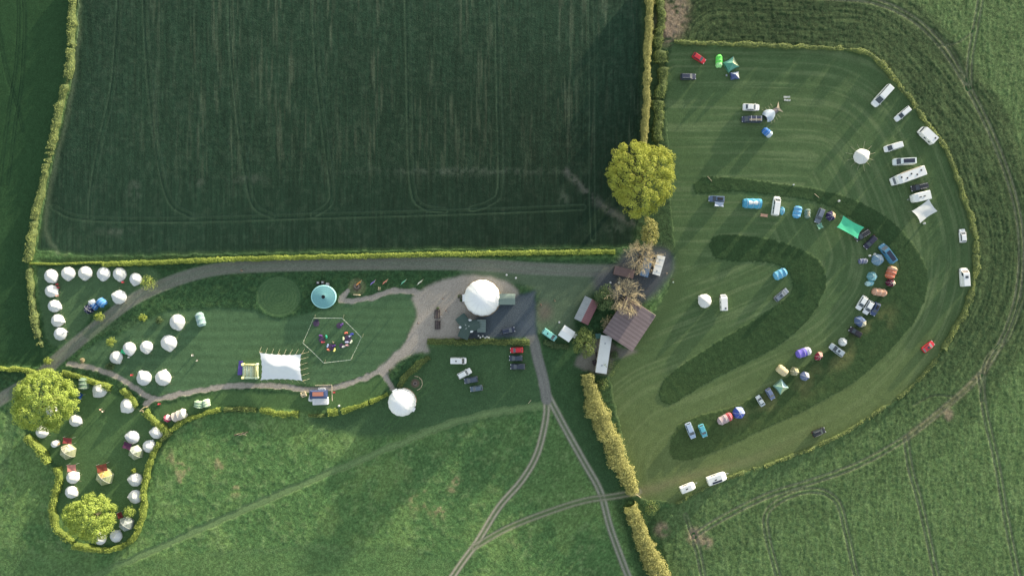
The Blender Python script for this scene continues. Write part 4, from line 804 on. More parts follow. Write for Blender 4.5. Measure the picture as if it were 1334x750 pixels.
def dome(px, py, d_, deg, rgb, label, rgb2=None, h=None, sq=1.0, name='dome_tent', mk=None, n=6):
    Rr = d_ * S / 2; h = h or Rr * 1.0 + .1; x, y, z = at(px, py, h * .6); t = root(name, (x, y, z), R(deg), label, 'tent'); fr = [(1, 0), (.97, .3), (.84, .62), (.58, .87), (.28, .98), (.02, 1)]
    F = lambda v: (np.interp(v * 5, range(6), [f[0] for f in fr]), np.interp(v * 5, range(6), [f[1] for f in fr]) * h)
    for k in range(n):
        a0, a1 = 2 * PI * k / n, 2 * PI * (k + 1) / n
        def fn(u, v):
            a = a0 + (a1 - a0) * u; r, zz = F(v); r *= Rr * (1 - .08 * math.sin(PI * u)); return (math.cos(a) * r, math.sin(a) * r * sq, zz - .04 * math.sin(PI * u))
        MB().grid(fn, 4, 5).build('panel', mk or (fab(rgb2) if rgb2 and k in (0, n - 1) else fab(rgb)), t, True)
        MB().path([(math.cos(a0) * F(v / 5)[0] * Rr, math.sin(a0) * F(v / 5)[0] * Rr * sq, F(v / 5)[1] + .02) for v in range(6)], .025, 4).build('pole', M_CANVAS2 if mk is None else M_STEEL, t)
    MB().grid(lambda u, v: (Rr * (1.0 - .22 * v) + .02, (u - .5) * Rr * .6 * (1 - .5 * v), v * h * .62 + .03), 2, 2).build('door', fab(tuple(c * .5 for c in (rgb2 or rgb))), t); return t
def pyramid(px, py, w_, d_, deg, h, cols, label, wall=.5, name='pyramid_tent', cat='tent'):
    A_, B_ = w_ * S / 2, d_ * S / 2; x, y, z = at(px, py, h * .6); t = root(name, (x, y, z), R(deg), label, cat); cs = [(-A_, -B_), (A_, -B_), (A_, B_), (-A_, B_)]
    for k in range(4):
        (ax, ay), (bx, by) = cs[k], cs[(k + 1) % 4]
        def fn(u, v):
            e = 1 - .12 * math.sin(PI * u); X_ = (ax + (bx - ax) * u); Y_ = (ay + (by - ay) * u); X_, Y_ = X_ * (1 - v) * e, Y_ * (1 - v) * e; return (X_, Y_, wall + (h - wall) * (v ** 1.25))
        MB().grid(fn, 6, 6).build('roof_panel', fab(cols[k % len(cols)]), t, True)
        if wall: MB().quad((ax, ay, 0), (bx, by, 0), (bx, by, wall), (ax, ay, wall)).build('wall', fab(cols[k % len(cols)]), t)
    MB().tube((0, 0, h - .1), (0, 0, h + .15), .05, .02).build('pole_tip', M_STEEL, t)
    for ax, ay in cs: MB().tube((ax, ay, 0), (ax, ay, max(wall, .3)), .03).build('pole', M_STEEL, t)
    return t
tunnel(107, 500, 16, 12, 88, (.20, .30, .21), 'green canvas tunnel tent with three ribs under the gravel path', h=2.1)
canopy(102.5, 514, 10, 7, -35, 1.2, (.02, .07, .26), 'dark blue tarpaulin at the right edge of the huge left tree', name='tarpaulin', cat='tarpaulin')
dome(217, 545, 10, 30, (.72, .08, .18), 'pink and white dome tent against the hedge by the gateway', (.8, .55, .58))
tunnel(231.5, 541.5, 21, 13, 24, (.62, .55, .50), 'cream and pink patterned tunnel tent beside the pink dome', (.78, .74, .64), h=1.9)
tunnel(258, 527, 10, 13, 80, (.36, .52, .33), 'pale green tunnel tent, left half of the green pair on the lower lawn', h=2.0)
tunnel(267.5, 525.5, 11, 9, 100, (.46, .62, .42), 'pale green tent, right half of the green pair on the lower lawn', (.6, .72, .55), h=1.9)
tunnel(259.5, 416, 19, 11, -75, (.30, .44, .44), 'grey-green tunnel tent with a dark middle, alone on the mown lawn', h=1.9)
dome(119, 395, 11, 20, (.34, .40, .48), 'pale grey-blue dome tent in the middle of the blue tent cluster')
dome(114.5, 402.5, 13, 200, (.02, .028, .075), 'very dark navy dome tent at the lower left of the blue tent cluster', (.05, .06, .12))
tunnel(121.5, 398.5, 11, 9, -35, (.05, .16, .42), 'deep blue tent second from the right in the blue tent cluster', h=1.5)
tunnel(130.5, 394, 12, 11, -42, (.09, .29, .64), 'bright blue tent at the right end of the blue tent cluster', h=1.7)
canopy(160.5, 458, 7, 5, -20, 1.0, (.06, .55, .24), 'bright green tarp between two bell tents of the middle group', name='tarpaulin', cat='tarpaulin')
tunnel(937.5, 79, 17, 8.5, -91, (.18, .85, .14), 'lime green tunnel tent near the red car', (.45, .9, .38), h=1.5)
pyramid(953.5, 83, 16, 15, 30, 2.4, [(.16, .42, .33), (.60, .68, .42), (.22, .50, .40), (.12, .36, .28)], 'teal and pale green pyramid tent right of the lime tent')
pyramid(958, 98, 11, 9, 8, 1.8, [(.12, .16, .34), (.66, .66, .64), (.40, .46, .60), (.10, .13, .30)], 'small blue and white pop-up tent below the teal pyramid tent')
tunnel(1000.5, 172, 14, 9, -40, (.06, .22, .62), 'bright blue tent with a white panel alone below the white wing-shaped tent', (.66, .76, .9), h=1.6)
tunnel(981, 264.5, 24, 13, -2, (.10, .38, .60), 'wide bright blue tent with a white roof in the tent row', h=2.2, ends=.95, panel=(.78, .8, .8))
dome(1020, 274.5, 11, 90, (.14, .46, .68), 'small bright blue tent touching the white van in the row', h=1.5, sq=.55)
tunnel(1040, 276, 16, 10.5, 76, (.14, .42, .72), 'bright blue tunnel tent right of the white van', h=1.7)
tunnel(1053, 278, 13, 7.5, 88, (.16, .24, .20), 'small dark green tent with one tan side', h=1.4, panel=(.48, .44, .3))
canopy(1068.5, 294.5, 7, 7, 25, 1.8, (.16, .34, .26), 'small dull green awning at the tail of the silver-blue car')
dome(1083.5, 281, 13, 20, (.05, .04, .12), 'dark purple-black dome tent with a tan side, left of the green tarpaulin', (.6, .45, .3), h=1.7)
canopy(1108, 296, 31, 17, -29, 2.4, (.10, .62, .36), 'big bright green tarpaulin shelter with a pale patch', sag=.4, name='tarpaulin_shelter', cat='tarpaulin')
dome(1145, 338, 16, 60, (.20, .32, .44), 'grey-blue tent at the foot of the blue pickup-style van', (.4, .5, .58), h=2.0, n=5)
tunnel(1125, 340, 12, 7, 4, (.16, .18, .30), 'low grey-violet tent with a dark blue end, left of the white-topped bins', (.24, .26, .34), h=1.1)
tunnel(1163, 355, 17, 12, 68, (.66, .20, .12), 'orange-red tunnel tent below the blue pickup-style van', (.72, .40, .26), h=2.0)
dome(1161.5, 368.5, 13, -10, (.12, .02, .05), 'dark maroon tent with a cream wedge below the orange-red tunnel tent', (.72, .58, .42), h=1.6, sq=.75)
dome(1137.5, 360, 13, -60, (.16, .36, .42), 'teal dome tent with a grey back, upper one of the teal pair', (.30, .62, .68), h=1.9)
dome(1134, 369, 12, 190, (.20, .52, .60), 'low teal tent, lower one of the teal pair', (.5, .72, .74), h=1.4, sq=.65)
tunnel(1147, 380.5, 19, 10, -8, (.66, .38, .26), 'peach-orange tent with a grey end above the pair of white cars', h=1.7)
dome(1122.5, 419, 17, -40, (.11, .16, .30), 'navy blue dome tent with a cream flap on the right bend', (.62, .58, .44), h=2.0, sq=.8)
dome(1099, 445.5, 11.5, 160, (.80, .82, .82), 'small white dome tent with a black door above the silver car', (.6, .64, .66), h=1.5, n=8)
dome(1067.5, 464, 13, 50, (.26, .03, .06), 'dark red tent with a pink and tan side', (.72, .40, .34), h=1.5, sq=.7)
tunnel(1048, 459.5, 20, 11, 20, (.20, .16, .62), 'violet tunnel tent with a white end', (.66, .64, .76), h=1.9)
tunnel(1020, 482.5, 14, 11, -38, (.74, .62, .38), 'cream yellow tent in the lower tent row', h=2.0, ends=.9)
dome(1036, 484, 12, 50, (.34, .33, .20), 'tan and olive dome tent between the cream and the slate-blue tents', (.6, .54, .3), h=1.7)
dome(1049.5, 490, 12.5, 40, (.16, .20, .36), 'slate-blue dome tent with a pale flap in the lower tent row', (.58, .58, .6), h=1.7)
pyramid(1018.5, 504, 15, 14, -50, 2.0, [(.28, .50, .42), (.50, .62, .36), (.40, .58, .60), (.30, .46, .34)], 'pale green and blue tent beside the small blue-grey car')
dome(963.5, 538, 16, 60, (.07, .12, .46), 'royal blue dome tent with a pale blue crown', (.40, .48, .78), h=1.9)
tunnel(945.5, 546, 21, 11, 28, (.52, .40, .42), 'long tent striped pink, red and grey next to the royal blue dome', (.68, .14, .16), h=1.7)
tunnel(1017.5, 357, 18, 12, 28, (.16, .46, .68), 'bright blue tent with a white round end inside the inner dark grass band', h=1.7, panel=None, rgb2=(.14, .40, .62))
canopy(995.5, 280.5, 10, 4, -8, .5, (.74, .42, .30), 'peach and white windbreak lying in front of the tent row', sag=.1, name='windbreak', cat='windbreak')
canopy(937, 266, 12, 6, -4, 2.0, (.46, .52, .66), 'pale blue-grey awning at the side of the car at the left end of the row')
canopy(1204.5, 275, 27, 19, 35, 2.4, (.80, .77, .70), 'cream sail awning stretched beside the white caravan', sag=.5, peak=.6, m=M_CANVAS)
canopy(970, 0, .1, .1, 0, .1, (.5, .5, .5), 'x') if False else None
# wing-shaped tent
x, y, z = at(1005, 148, 1.2); t = root('wing_tent', (x, y, z), R(35), 'pale grey wing-shaped tent with a tan tail and spread guy poles', 'tent')
def fn(u, v): r = (v - .5) * 3.4 * (.85 + .5 * math.sin(PI * u)) ; return (-2.2 + u * 3.4, r * (1 - .25 * u), 1.9 * (1 - (abs(v - .5) * 2) ** 1.7) * (.9 - .25 * u) + .05)
MB().grid(fn, 10, 10).build('flysheet', fab((.50, .58, .68)), t, True)
MB().grid(lambda u, v: (1.1 + u * 1.9, (v - .5) * (1.9 - .4 * u), .95 * (1 - (abs(v - .5) * 2) ** 1.6) * (1 - .4 * u) + .05), 6, 6).build('vestibule', fab((.20, .18, .19)), t, True)
MB().add([(2.6, -.4, .6), (3.9, -1.9, .1), (3.4, 0, .7), (4.6, 1.9, .1), (2.7, .5, .6)], [(0, 1, 2), (0, 2, 4), (4, 2, 3)]).build('tail_flap', fab((.62, .50, .36)), t)
for k in range(4):
    for s in (-1, 1): MB().tube((-1 + .9 * k, 1.4 * s, .8), (-1.2 + 1.1 * k, 2.8 * s, 0), .03, .03, 4).build('guy_rope', M_ROPE, t)
MB().grid(lambda u, v: (-2.25, (u - .5) * 1.9, v * 1.2 * (1 - (2 * abs(u - .5)) ** 2) + .02), 6, 3).build('door', fab((.03, .035, .06)), t)
# ------------------------------------------------------------------ large domes, marquees, the round canopy
def bigdome(px, py, d_, h, label, rot, doors):
    Rr = d_ * S / 2; x, y, z = at(px, py, h * .25); t = root('event_dome', (x, y, 0.02), R(rot), label, 'dome')
    fr = [(1.0, 0), (1.01, .22), (.96, .46), (.82, .71), (.60, .88), (.34, .97), (.12, .998), (.01, 1.0)]; n = 15
    def rf(a, r, z_): k = r / Rr; return (r * (1 - .018 * (1 - abs(math.cos(n * a / 2)) ) * 1.6), z_)
    MB().lathe([(f * Rr, g * h) for f, g in fr], n * 4, rf).build('cover', M_PVC, t, True)
    for k in range(n): a = 2 * PI * k / n; MB().path([(math.cos(a) * f * Rr * 1.002, math.sin(a) * f * Rr * 1.002, g * h + .004) for f, g in fr[:-2]], .022, 4).build('seam', M_CANVAS2, t)
    for da, w_ in doors:
        a = R(da - rot); o = MB(); o.box((0, 0, 1.15), (.5, w_, 2.3)); m_ = Matrix.Translation((math.cos(a) * Rr * 1.0, math.sin(a) * Rr * 1.0, 0)) @ Matrix.Rotation(a, 4, 'Z'); o.v = [tuple(m_ @ Vector(v)) for v in o.v]; d0 = o.build('door', M_BLACK, t)
        o = MB(); o.box((0.02, 0, 2.38), (.75, w_ + .3, .12)); o.v = [tuple(m_ @ Vector(v)) for v in o.v]; o.build('door_frame', M_PVC, d0)
    MB().lathe([(Rr * 1.05, 0), (Rr * 1.05, .06), (Rr * .9, .06)], 30).build('base_ring', M_WOOD, t)
    return t
bigdome(628, 388, 47, 5.9, 'huge white event dome on the gravel court', 4, [(180, 2.0)])
bigdome(523.5, 524, 36, 4.9, 'white event dome at the end of the gravel spur, in the lower meadow', 10, [(118, 1.4), (-28, 1.0)])
def gable(t, L, Wd, eave, ridge, wallm, roofm, roofm2=None, over=.25, nrib=0, ridge_off=0.0):
    """x along the ridge"""
    l, w_ = L / 2, Wd / 2; r0 = ridge_off * Wd
    b = MB(); b.add([(-l, -w_, 0), (l, -w_, 0), (l, w_, 0), (-l, w_, 0), (-l, -w_, eave), (l, -w_, eave), (l, w_, eave), (-l, w_, eave), (-l, r0, ridge), (l, r0, ridge)],
                    [(0, 1, 5, 4), (2, 3, 7, 6), (1, 2, 6, 9, 5), (3, 0, 4, 8, 7)]); b.build('wall', wallm, t)
    for s, rm_ in ((-1, roofm), (1, roofm2 or roofm)):
        yo = s * (w_ + over); zo = eave - (ridge - eave) * over / w_; lo = l + over; th = .07
        q = MB(); q.add([(-lo, r0, ridge + .05), (lo, r0, ridge + .05), (lo, yo, zo + .05), (-lo, yo, zo + .05), (-lo, r0, ridge + .05 + th), (lo, r0, ridge + .05 + th), (lo, yo, zo + .05 + th), (-lo, yo, zo + .05 + th)], [(0, 1, 2, 3), (7, 6, 5, 4), (0, 4, 5, 1), (1, 5, 6, 2), (2, 6, 7, 3), (3, 7, 4, 0)])
        for k in range(nrib):
            X_ = -lo + (k + .5) * 2 * lo / nrib; q.tube((X_, r0 + s * .03, ridge + .05 + th), (X_, yo, zo + .05 + th), .035, .035, 3, False)
        q.build('roof', rm_, t)
    rc = MB().box((0, r0, ridge + .14), (2 * (l + over), .3, .05)); rc.build('ridge_cap', roofm, t)
def doorwin(t, L, Wd, wins=2):
    MB().box((L / 2 + .015, 0, 1.05), (.04, 1.0, 2.0)).build('door', M_WOOD, t)
    for s in (-1, 1):
        for k in range(wins): MB().box((-L * .3 + k * L * .6 / max(1, wins - 1), s * (Wd / 2 + .015), 1.5), (.9, .04, .7)).build('window', M_GLASS, t)
MR1 = mat('grey_tin_roof', (.34, .36, .38), .6, .22, .7, .4, stripe=(0, 1.6, .18)); MR2 = mat('maroon_tin_roof', (.29, .14, .15), .7, .25, .8, .3, stripe=(0, 1.6, .2))
MR3 = mat('brown_tin_roof', (.23, .18, .185), .75, .28, .35, .3, stripe=(0, .8, .25)); MR4 = mat('white_ribbed_roof', (.74, .74, .72), .6, .10, .6, .3)
MW1 = mat('dark_cladding', (.10, .075, .055), .9, .25, 3, .2, stripe=(2, 3, .3)); MW2 = mat('cream_cladding', (.5, .46, .36), .8, .1, 2, .2)
x, y, z = at(764.5, 404.5, 3); t = root('shed', (x, y, 0), R(64), 'shed with one grey and one maroon slope of tin roof', 'shed'); gable(t, 7.6, 4.5, 2.3, 3.4, MW1, MR2, MR1, nrib=14); doorwin(t, 7.6, 4.5); MB().tube((2.4, 1.0, 3.0), (2.4, 1.0, 3.9), .13, .13, 8).build('flue', M_STEEL, t)
x, y, z = at(820, 422, 4); t = root('barn', (x, y, 0), R(56.5), 'large barn with a broad brown tin roof and a pale gutter edge', 'barn'); gable(t, 13.0, 10.6, 3.9, 4.9, MW1, MR3, nrib=26, over=.35)
MB().box((6.98, 0, 4.2), (.16, 11.0, .2)).build('fascia', M_PALE, t); MB().box((-2.5, -5.32, 1.6), (4, .06, 3.2)).build('door', mat('barn_door', (.16, .12, .09), .8, .2, 2, stripe=(0, 2, .3)), t)
for k in range(3): MB().box((-3 + 3 * k, 5.32, 2.4), (1.2, .05, .8)).build('window', M_GLASS, t)
def flatbox(name, px, py, L, Wd, h, deg, label, cat, wm, rm_, ribs=0, lights=0, parapet=True):
    x, y, z = at(px, py, h); t = root(name, (x, y, z), R(deg), label, cat); MB().box((0, 0, h / 2), (L * .98, Wd * .97, h)).build('wall', wm, t)
    q = MB().box((0, 0, h + .06), (L * 1.02, Wd * 1.03, .1))
    for k in range(ribs): q.box((-L / 2 + (k + .5) * L / ribs, 0, h + .125), (.10, Wd, .05))
    q.build('roof', rm_, t)
    MB().box((L * .49 + .02, 0, 1.05), (.05, .95, 2.0)).build('door', M_WOOD, t)
    for k in range(2): MB().box((-L * .25 + k * L * .4, Wd * .485 + .02, 1.4), (1.1, .05, .7)).build('window', M_GLASS, t)
    for k in range(lights): MB().box((-L * .3 + k * L * .6 / max(1, lights - 1), .1, h + .15), (.5, .4, .12)).build('roof_vent', M_STEEL, t)
    return t
flatbox('cabin', 786.5, 461.5, 11.9, 3.5, 2.9, 81.5, 'long narrow cabin with a ribbed white roof beside the paved patio', 'cabin', MW2, MR4, 13, 2)
flatbox('shipping_container', 858.3, 345.5, 6.3, 2.45, 2.6, 74, 'white shipping container at the top right of the dark yard', 'container', mat('container_white', (.6, .6, .58), .6, .1, 2, stripe=(0, 4, .2)), MR4, 3, 2)
flatbox('shipping_container', 842, 348, 6.0, 2.6, 2.4, 74, 'blue shipping container partly under the bare tree', 'container', mat('container_blue', (.05, .12, .24), .6, .1, 2, stripe=(0, 4, .2)), mat('container_blue_roof', (.10, .19, .33), .6, .15, 2), 8)
flatbox('lean_to', 813, 354.5, 6.4, 2.7, 2.3, -13, 'flat brown-roofed lean-to under the bare tree', 'shed', MW1, mat('brown_flat_roof', (.17, .115, .11), .8, .2, 1), 0)
flatbox('storage_box', 779.5, 437.5, 1.7, 1.6, 1.6, 5, 'dark green storage box at the top end of the long cabin', 'storage box', M_GREEN, mat('green_lid', (.07, .17, .15), .6, .1, 1))
x, y, z = at(738.5, 434.5, 2.2); t = root('marquee', (x, y, 0), R(-34), 'small white marquee between the turquoise van and the dark tree', 'marquee'); gable(t, 4.0, 3.7, 1.9, 2.7, M_PVC, M_PVC, over=.1); MB().box((-2.03, 0, .95), (.05, 1.4, 1.8)).build('door', M_CANVAS2, t)
MB().box((2.5, .9, 1.9), (1.0, 1.6, .08)).build('porch', M_CANVAS2, t)
for s in (.2, 1.6): MB().tube((2.9, s, 0), (2.9, s, 1.9), .03).build('pole', M_STEEL, t)
# green-grey kitchen marquee with a star-shaped roof
MG = mat('green_grey_pvc', (.055, .09, .084), .8, .1, .8, .3)
x, y, z = at(608.5, 425, 2.8); t = root('star_marquee', (x, y, 0), R(5), 'dark grey-green marquee with a three-armed roof against the clipped hedge', 'marquee')
pts = []
for k in range(3):
    a = 2 * PI * k / 3 + .05; c = Vector((math.cos(a), math.sin(a), 0)); s = Vector((-c.y, c.x, 0)); pts.append((c, s))
for c, s in pts:
    a_, b_ = c * 4.1 + s * 1.75, c * 4.1 - s * 1.75; i0, i1 = c * .95 + s * 1.75, c * .95 - s * 1.75
    r = MB(); r.add([(0, 0, 4.1), tuple(c * 4.1 + Vector((0, 0, 3.2))), tuple(a_ + Vector((0, 0, 2.2))), tuple(i0 + Vector((0, 0, 2.3))), tuple(b_ + Vector((0, 0, 2.2))), tuple(i1 + Vector((0, 0, 2.3)))], [(0, 1, 2, 3), (0, 5, 4, 1)]); r.build('roof', MG, t)
    w_ = MB(); w_.add([tuple(a_ * .97), tuple(b_ * .97), tuple(b_ * .97 + Vector((0, 0, 2.2))), tuple(c * 3.98 + Vector((0, 0, 3.15))), tuple(a_ * .97 + Vector((0, 0, 2.2))), tuple(i0 * .97), tuple(i0 * .97 + Vector((0, 0, 2.25))), tuple(i1 * .97), tuple(i1 * .97 + Vector((0, 0, 2.25)))], [(0, 1, 2, 3, 4), (0, 5, 6, 4), (1, 7, 8, 2)]); w_.build('wall', M_GREEN, t)
    MB().box(tuple(c * .4 + Vector((0, 0, 3.97))), (.9, .1, .04), math.atan2(c.y, c.x)).build('trim', M_PVC, t)
for k in range(3):
    a = 2 * PI * (k + .5) / 3 + .05; MB().lathe([(.75, 0), (.5, .12), (.02, .2)], 12, None, (math.cos(a) * 2.0, math.sin(a) * 2.0, 2.35), 1, .6).build('gusset', M_PVC, t)
flatbox('kitchen_annex', 627.3, 424.5, 4.0, 2.7, 2.5, 89, 'small square grey-green annex right of the three-armed marquee', 'annex', M_GREEN, mat('annex_roof', (.15, .20, .19), .6, .12, 1, stripe=(0, 1.2, .12)), 5)
x, y, z = at(659, 389.7, 2.4); t = root('entrance_marquee', (x, y, 0), 0, 'grey-green rectangular marquee joined to the right side of the huge dome', 'marquee'); gable(t, 5.8, 3.3, 2.1, 2.9, M_GREEN, mat('porch_pvc', (.20, .26, .23), .6, .12, 1), over=.12); MB().box((2.95, 0, 1.0), (.05, 1.6, 1.9)).build('door', M_BLACK, t)
# round teal canopy with an open eye
x, y, z = at(421, 386.5, 1.6); t = root('carousel_canopy', (x, y, z), 0, 'round teal canopy with a dark hole in the middle near the flags', 'canopy'); MT = mat('teal_canvas', (.17, .38, .40), .85, .22, 2.5)
MB().lathe([(.55, 1.5), (.6, 1.48), (1.6, 1.34), (2.8, 1.16), (3.65, 1.02)], 36, lambda a, r, z_: (r * (1 + .012 * math.cos(18 * a)), z_ + .012 * math.cos(18 * a)), sx=1.04, sy=.96).build('canopy', MT, t, True)
MB().lathe([(3.62, 1.06), (3.95, 1.0), (3.95, .7), (3.62, .7)], 36, sx=1.04, sy=.96).build('rim', mat('teal_rim', (.36, .68, .70), .7, .06, 1), t, True)
MB().lathe([(.62, 1.5), (.55, 1.58), (.42, 1.3), (.02, 1.2)], 14).build('eye_ring', M_BLACK, t, True); MB().tube((0, 0, 0), (0, 0, 1.2), .25, .2, 8).build('post', M_WOOD, t)
for k in range(12): a = k * PI / 6; MB().tube((math.cos(a) * 3.9, math.sin(a) * 3.6, 0), (math.cos(a) * 3.9, math.sin(a) * 3.6, .75), .05).build('leg', M_STEEL, t)
# stretch tent
x, y, z = at(366, 478, 2.6); t = root('stretch_tent', (x, y, z), R(-1), 'wide white stretch tent held by guy ropes above the gravel path', 'marquee'); MS = mat('stretch_fabric', (.80, .83, .86), .6, .04, .5, .3, trans=.1)
def sf(u, v):
    p, q = 2 * u - 1, 2 * v - 1; A_, B_ = 6.75, 4.35
    X_ = p * A_ * (1 - .07 * (1 - q * q) * abs(p) ** 2) + q * -.25; Y_ = q * B_ * (1 - .08 * (1 - p * p) * abs(q) ** 2) + (.25 if p < 0 and q > 0 else 0) * abs(p * q)
    sc = .10 * abs(math.sin(7 * PI * u)) * abs(q) ** 6 + .10 * abs(math.sin(5 * PI * v)) * abs(p) ** 6
    zz = 2.3 + 1.5 * math.exp(-((p + .35) ** 2 * 5 + (q - .15) ** 2 * 4)) + 1.3 * math.exp(-((p - .45) ** 2 * 5 + (q - .05) ** 2 * 4)) + .25 * abs(p * q) - .35 * (1 - abs(p)) * (abs(q) ** 3)
    return (X_ - sc * (1 if p > 0 else -1) * 2, Y_ - sc * (1 if q > 0 else -1) * 2, zz)
MB().grid(sf, 42, 30).build('canopy', MS, t, True)
for p, q in ((.33, .56), (.72, .52)): a = sf(p, q); MB().tube((a[0], a[1], 0), (a[0], a[1], a[2] - .02), .06).build('pole', M_STEEL, t)
for u, v, ox, oy in [(k / 7, 1, .1 * (k - 3.5), 1.5) for k in range(8)] + [(k / 7, 0, 0.1 * (k - 3.5), -1.2) for k in range(8)] + [(1, k / 5, 1.7, .5) for k in range(6)] + [(0, k / 4, -1.1, .1) for k in range(5)]:
    a = sf(u, v); MB().tube(a, (a[0] + ox, a[1] + oy, .03), .03, .025, 4).build('guy_rope', M_ROPE, t)
for u, v in ((0, 0), (1, 0), (0, 1), (1, 1), (.43, 1), (.57, 0)): a = sf(u, v); MB().tube((a[0], a[1], 0), a, .05).build('pole', M_WOOD, t)
# play tent with violet flap
x, y, z = at(325, 483.5, 1.3); t = root('inflatable_castle', (x, y, z), 0, 'small yellow and pale green inflatable play castle left of the stretch tent', 'inflatable'); Y1 = fab((.80, .76, .36)); G1 = fab((.70, .80, .60)); P1 = fab((.15, .11, .40))
MB().box((0, 0, .35), (5.0, 4.6, .7)).build('base', G1, t, bevel=.25)
for k in range(5): MB().tube((-1.3 + .65 * k - .3, -2.0, .78), (-1.3 + .65 * k - .3, 2.0, .78), .34, .34, 10).build('tube', G1 if k % 2 else fab((.72, .74, .48)), t, True)
for s in (-1, 1): MB().tube((-2.2, s * 2.1, 1.0), (2.0, s * 2.1, 1.0), .36, .36, 10).build('side_wall', Y1 if s > 0 else G1, t, True)
MB().tube((2.1, -2.1, 1.1), (2.1, 2.1, 1.1), .45, .45, 10).build('back_wall', Y1, t, True)
for sx, sy in ((-1, -1), (-1, 1), (1, -1), (1, 1)): MB().lathe([(.42, 0), (.45, .3), (.45, 1.5), (.3, 1.8), (.02, 2.1)], 10, None, (sx * 2.25, sy * 2.15, 0)).build('turret', G1 if sx > 0 else Y1, t, True)
x, y, z = at(312, 479, .3); MB().grid(lambda u, v: (x + (u - .5) * 1.4 + v * .4, y + (v - .5) * 4.6, z + .12 + .08 * math.sin(6 * v + 3 * u)), 5, 10).build('groundsheet', P1, None, True); tag(bpy.data.objects['groundsheet'], 'violet groundsheet lying left of the inflatable play castle', 'groundsheet')

# ------------------------------------------------------------------ trailer cafe by the gravel path
x, y, z = at(414, 514, 2.5); t = root('cafe_cabin', (x, y, 0), R(1), 'dark blue cafe cabin with an orange roof panel beside the gravel path', 'cabin'); MBl = mat('blue_cladding', (.035, .055, .13), .6, .15, 2)
MB().box((0, 0, 1.2), (5.2, 2.4, 2.4)).build('wall', MBl, t); MB().add([(-2.9, -1.5, 2.3), (2.9, -1.5, 2.3), (2.9, 1.4, 2.3), (-2.9, 1.4, 2.3), (-1.7, -.5, 2.9), (1.7, -.5, 2.9), (2.1, 1.0, 2.9), (-2.1, 1.0, 2.9)], [(0, 1, 5, 4), (1, 2, 6, 5), (2, 3, 7, 6), (3, 0, 4, 7), (4, 5, 6, 7)]).build('roof', mat('blue_awning', (.05, .075, .17), .7, .15, 2), t)
MB().box((0, .22, 2.94), (3.5, 1.3, .05)).build('roof_panel', mat('orange_sheet', (.55, .22, .15), .7, .2, 2), t); MB().box((0, 1.23, 1.3), (2.4, .05, .9)).build('serving_hatch', M_GLASS, t)
x, y, z = at(416, 523, 2.4); t = root('food_trailer', (x, y, 0), R(2), 'white food trailer with a ribbed roof behind the dark blue cabin', 'trailer'); q = MB().box((0, 0, 1.35), (4.9, 2.3, 1.9)); q.build('body', M_PVC, t, bevel=.2)
q = MB().box((0, 0, 2.36), (4.6, 2.1, .1)); [q.box((-1.6 + .4 * k, 0, 2.44), (.07, 1.5, .08)) for k in range(9)]; q.build('roof', mat('trailer_roof', (.66, .67, .68), .5, .08, 1), t); wheels(t, 4.9, 2.3, (-.5, .6), .3)
x, y, z = at(403.5, 519, 1.8); t = root('cart', (x, y, 0), R(80), 'small white arched cart at the left end of the food trailer', 'cart'); MB().loft([[(X_, -math.cos(PI * k / 8) * .8 * s, .4 + math.sin(PI * k / 8) * 1.5 * s) for k in range(9)] for X_, s in ((-1.1, .7), (-.9, 1), (.9, 1), (1.1, .7))]).build('body', M_PVC, t); MB().box((0, 0, .4), (2.0, 1.5, .12)).build('floor', M_WOOD, t); wheels(t, 2.0, 1.7, (0,), .25)
x, y, z = at(418.5, 508.5, 1.0); t = root('refrigerated_counter', (x, y, 0), R(2), 'pale blue-white serving counter between the timber deck rail and the blue cabin', 'counter'); MB().box((0, 0, .55), (2.4, 1.3, 1.1)).build('body', paint((.58, .64, .76)), t, bevel=.05); q = MB(); [q.box((-.8 + .8 * k, 0, 1.14), (.5, .9, .06)) for k in range(3)]; q.build('lid', M_STEEL, t)
x, y, z = at(425, 509.5, .6); t = root('timber_terrace', (x, y, 0), R(2), 'timber terrace with a pale rail wrapped round the blue cabin', 'deck'); MB().box((-.9, .5, .12), (5.6, 3.2, .22)).build('deck', mat('deck_boards', (.30, .25, .18), .8, .25, 2, stripe=(0, 6, .3)), t)
q = MB(); q.box((-.9, 2.05, 1.0), (5.4, .22, .12)); q.box((1.85, -.6, 1.0), (.22, 5.2, .12)); q.build('rail', M_PALE, t)
for k in range(6): MB().box((-3.4 + k, 2.05, .6), (.1, .1, .8)).build('baluster', M_PALE, t)
x, y, z = at(395.5, 521, .5); t = root('deck_platform', (x, y, 0), R(-4), 'brown timber platform left of the food trailer', 'deck'); q = MB(); [q.box((0, -1.6 + .21 * k, .3), (2.5, .18, .06)) for k in range(16)]; q.build('boards', mat('old_boards', (.20, .15, .085), .9, .35, 2), t); q = MB(); [q.box((sx, sy, .14), (.12, .12, .28)) for sx in (-1.1, 1.1) for sy in (-1.4, 0, 1.4)]; q.build('post', M_WOOD, t)

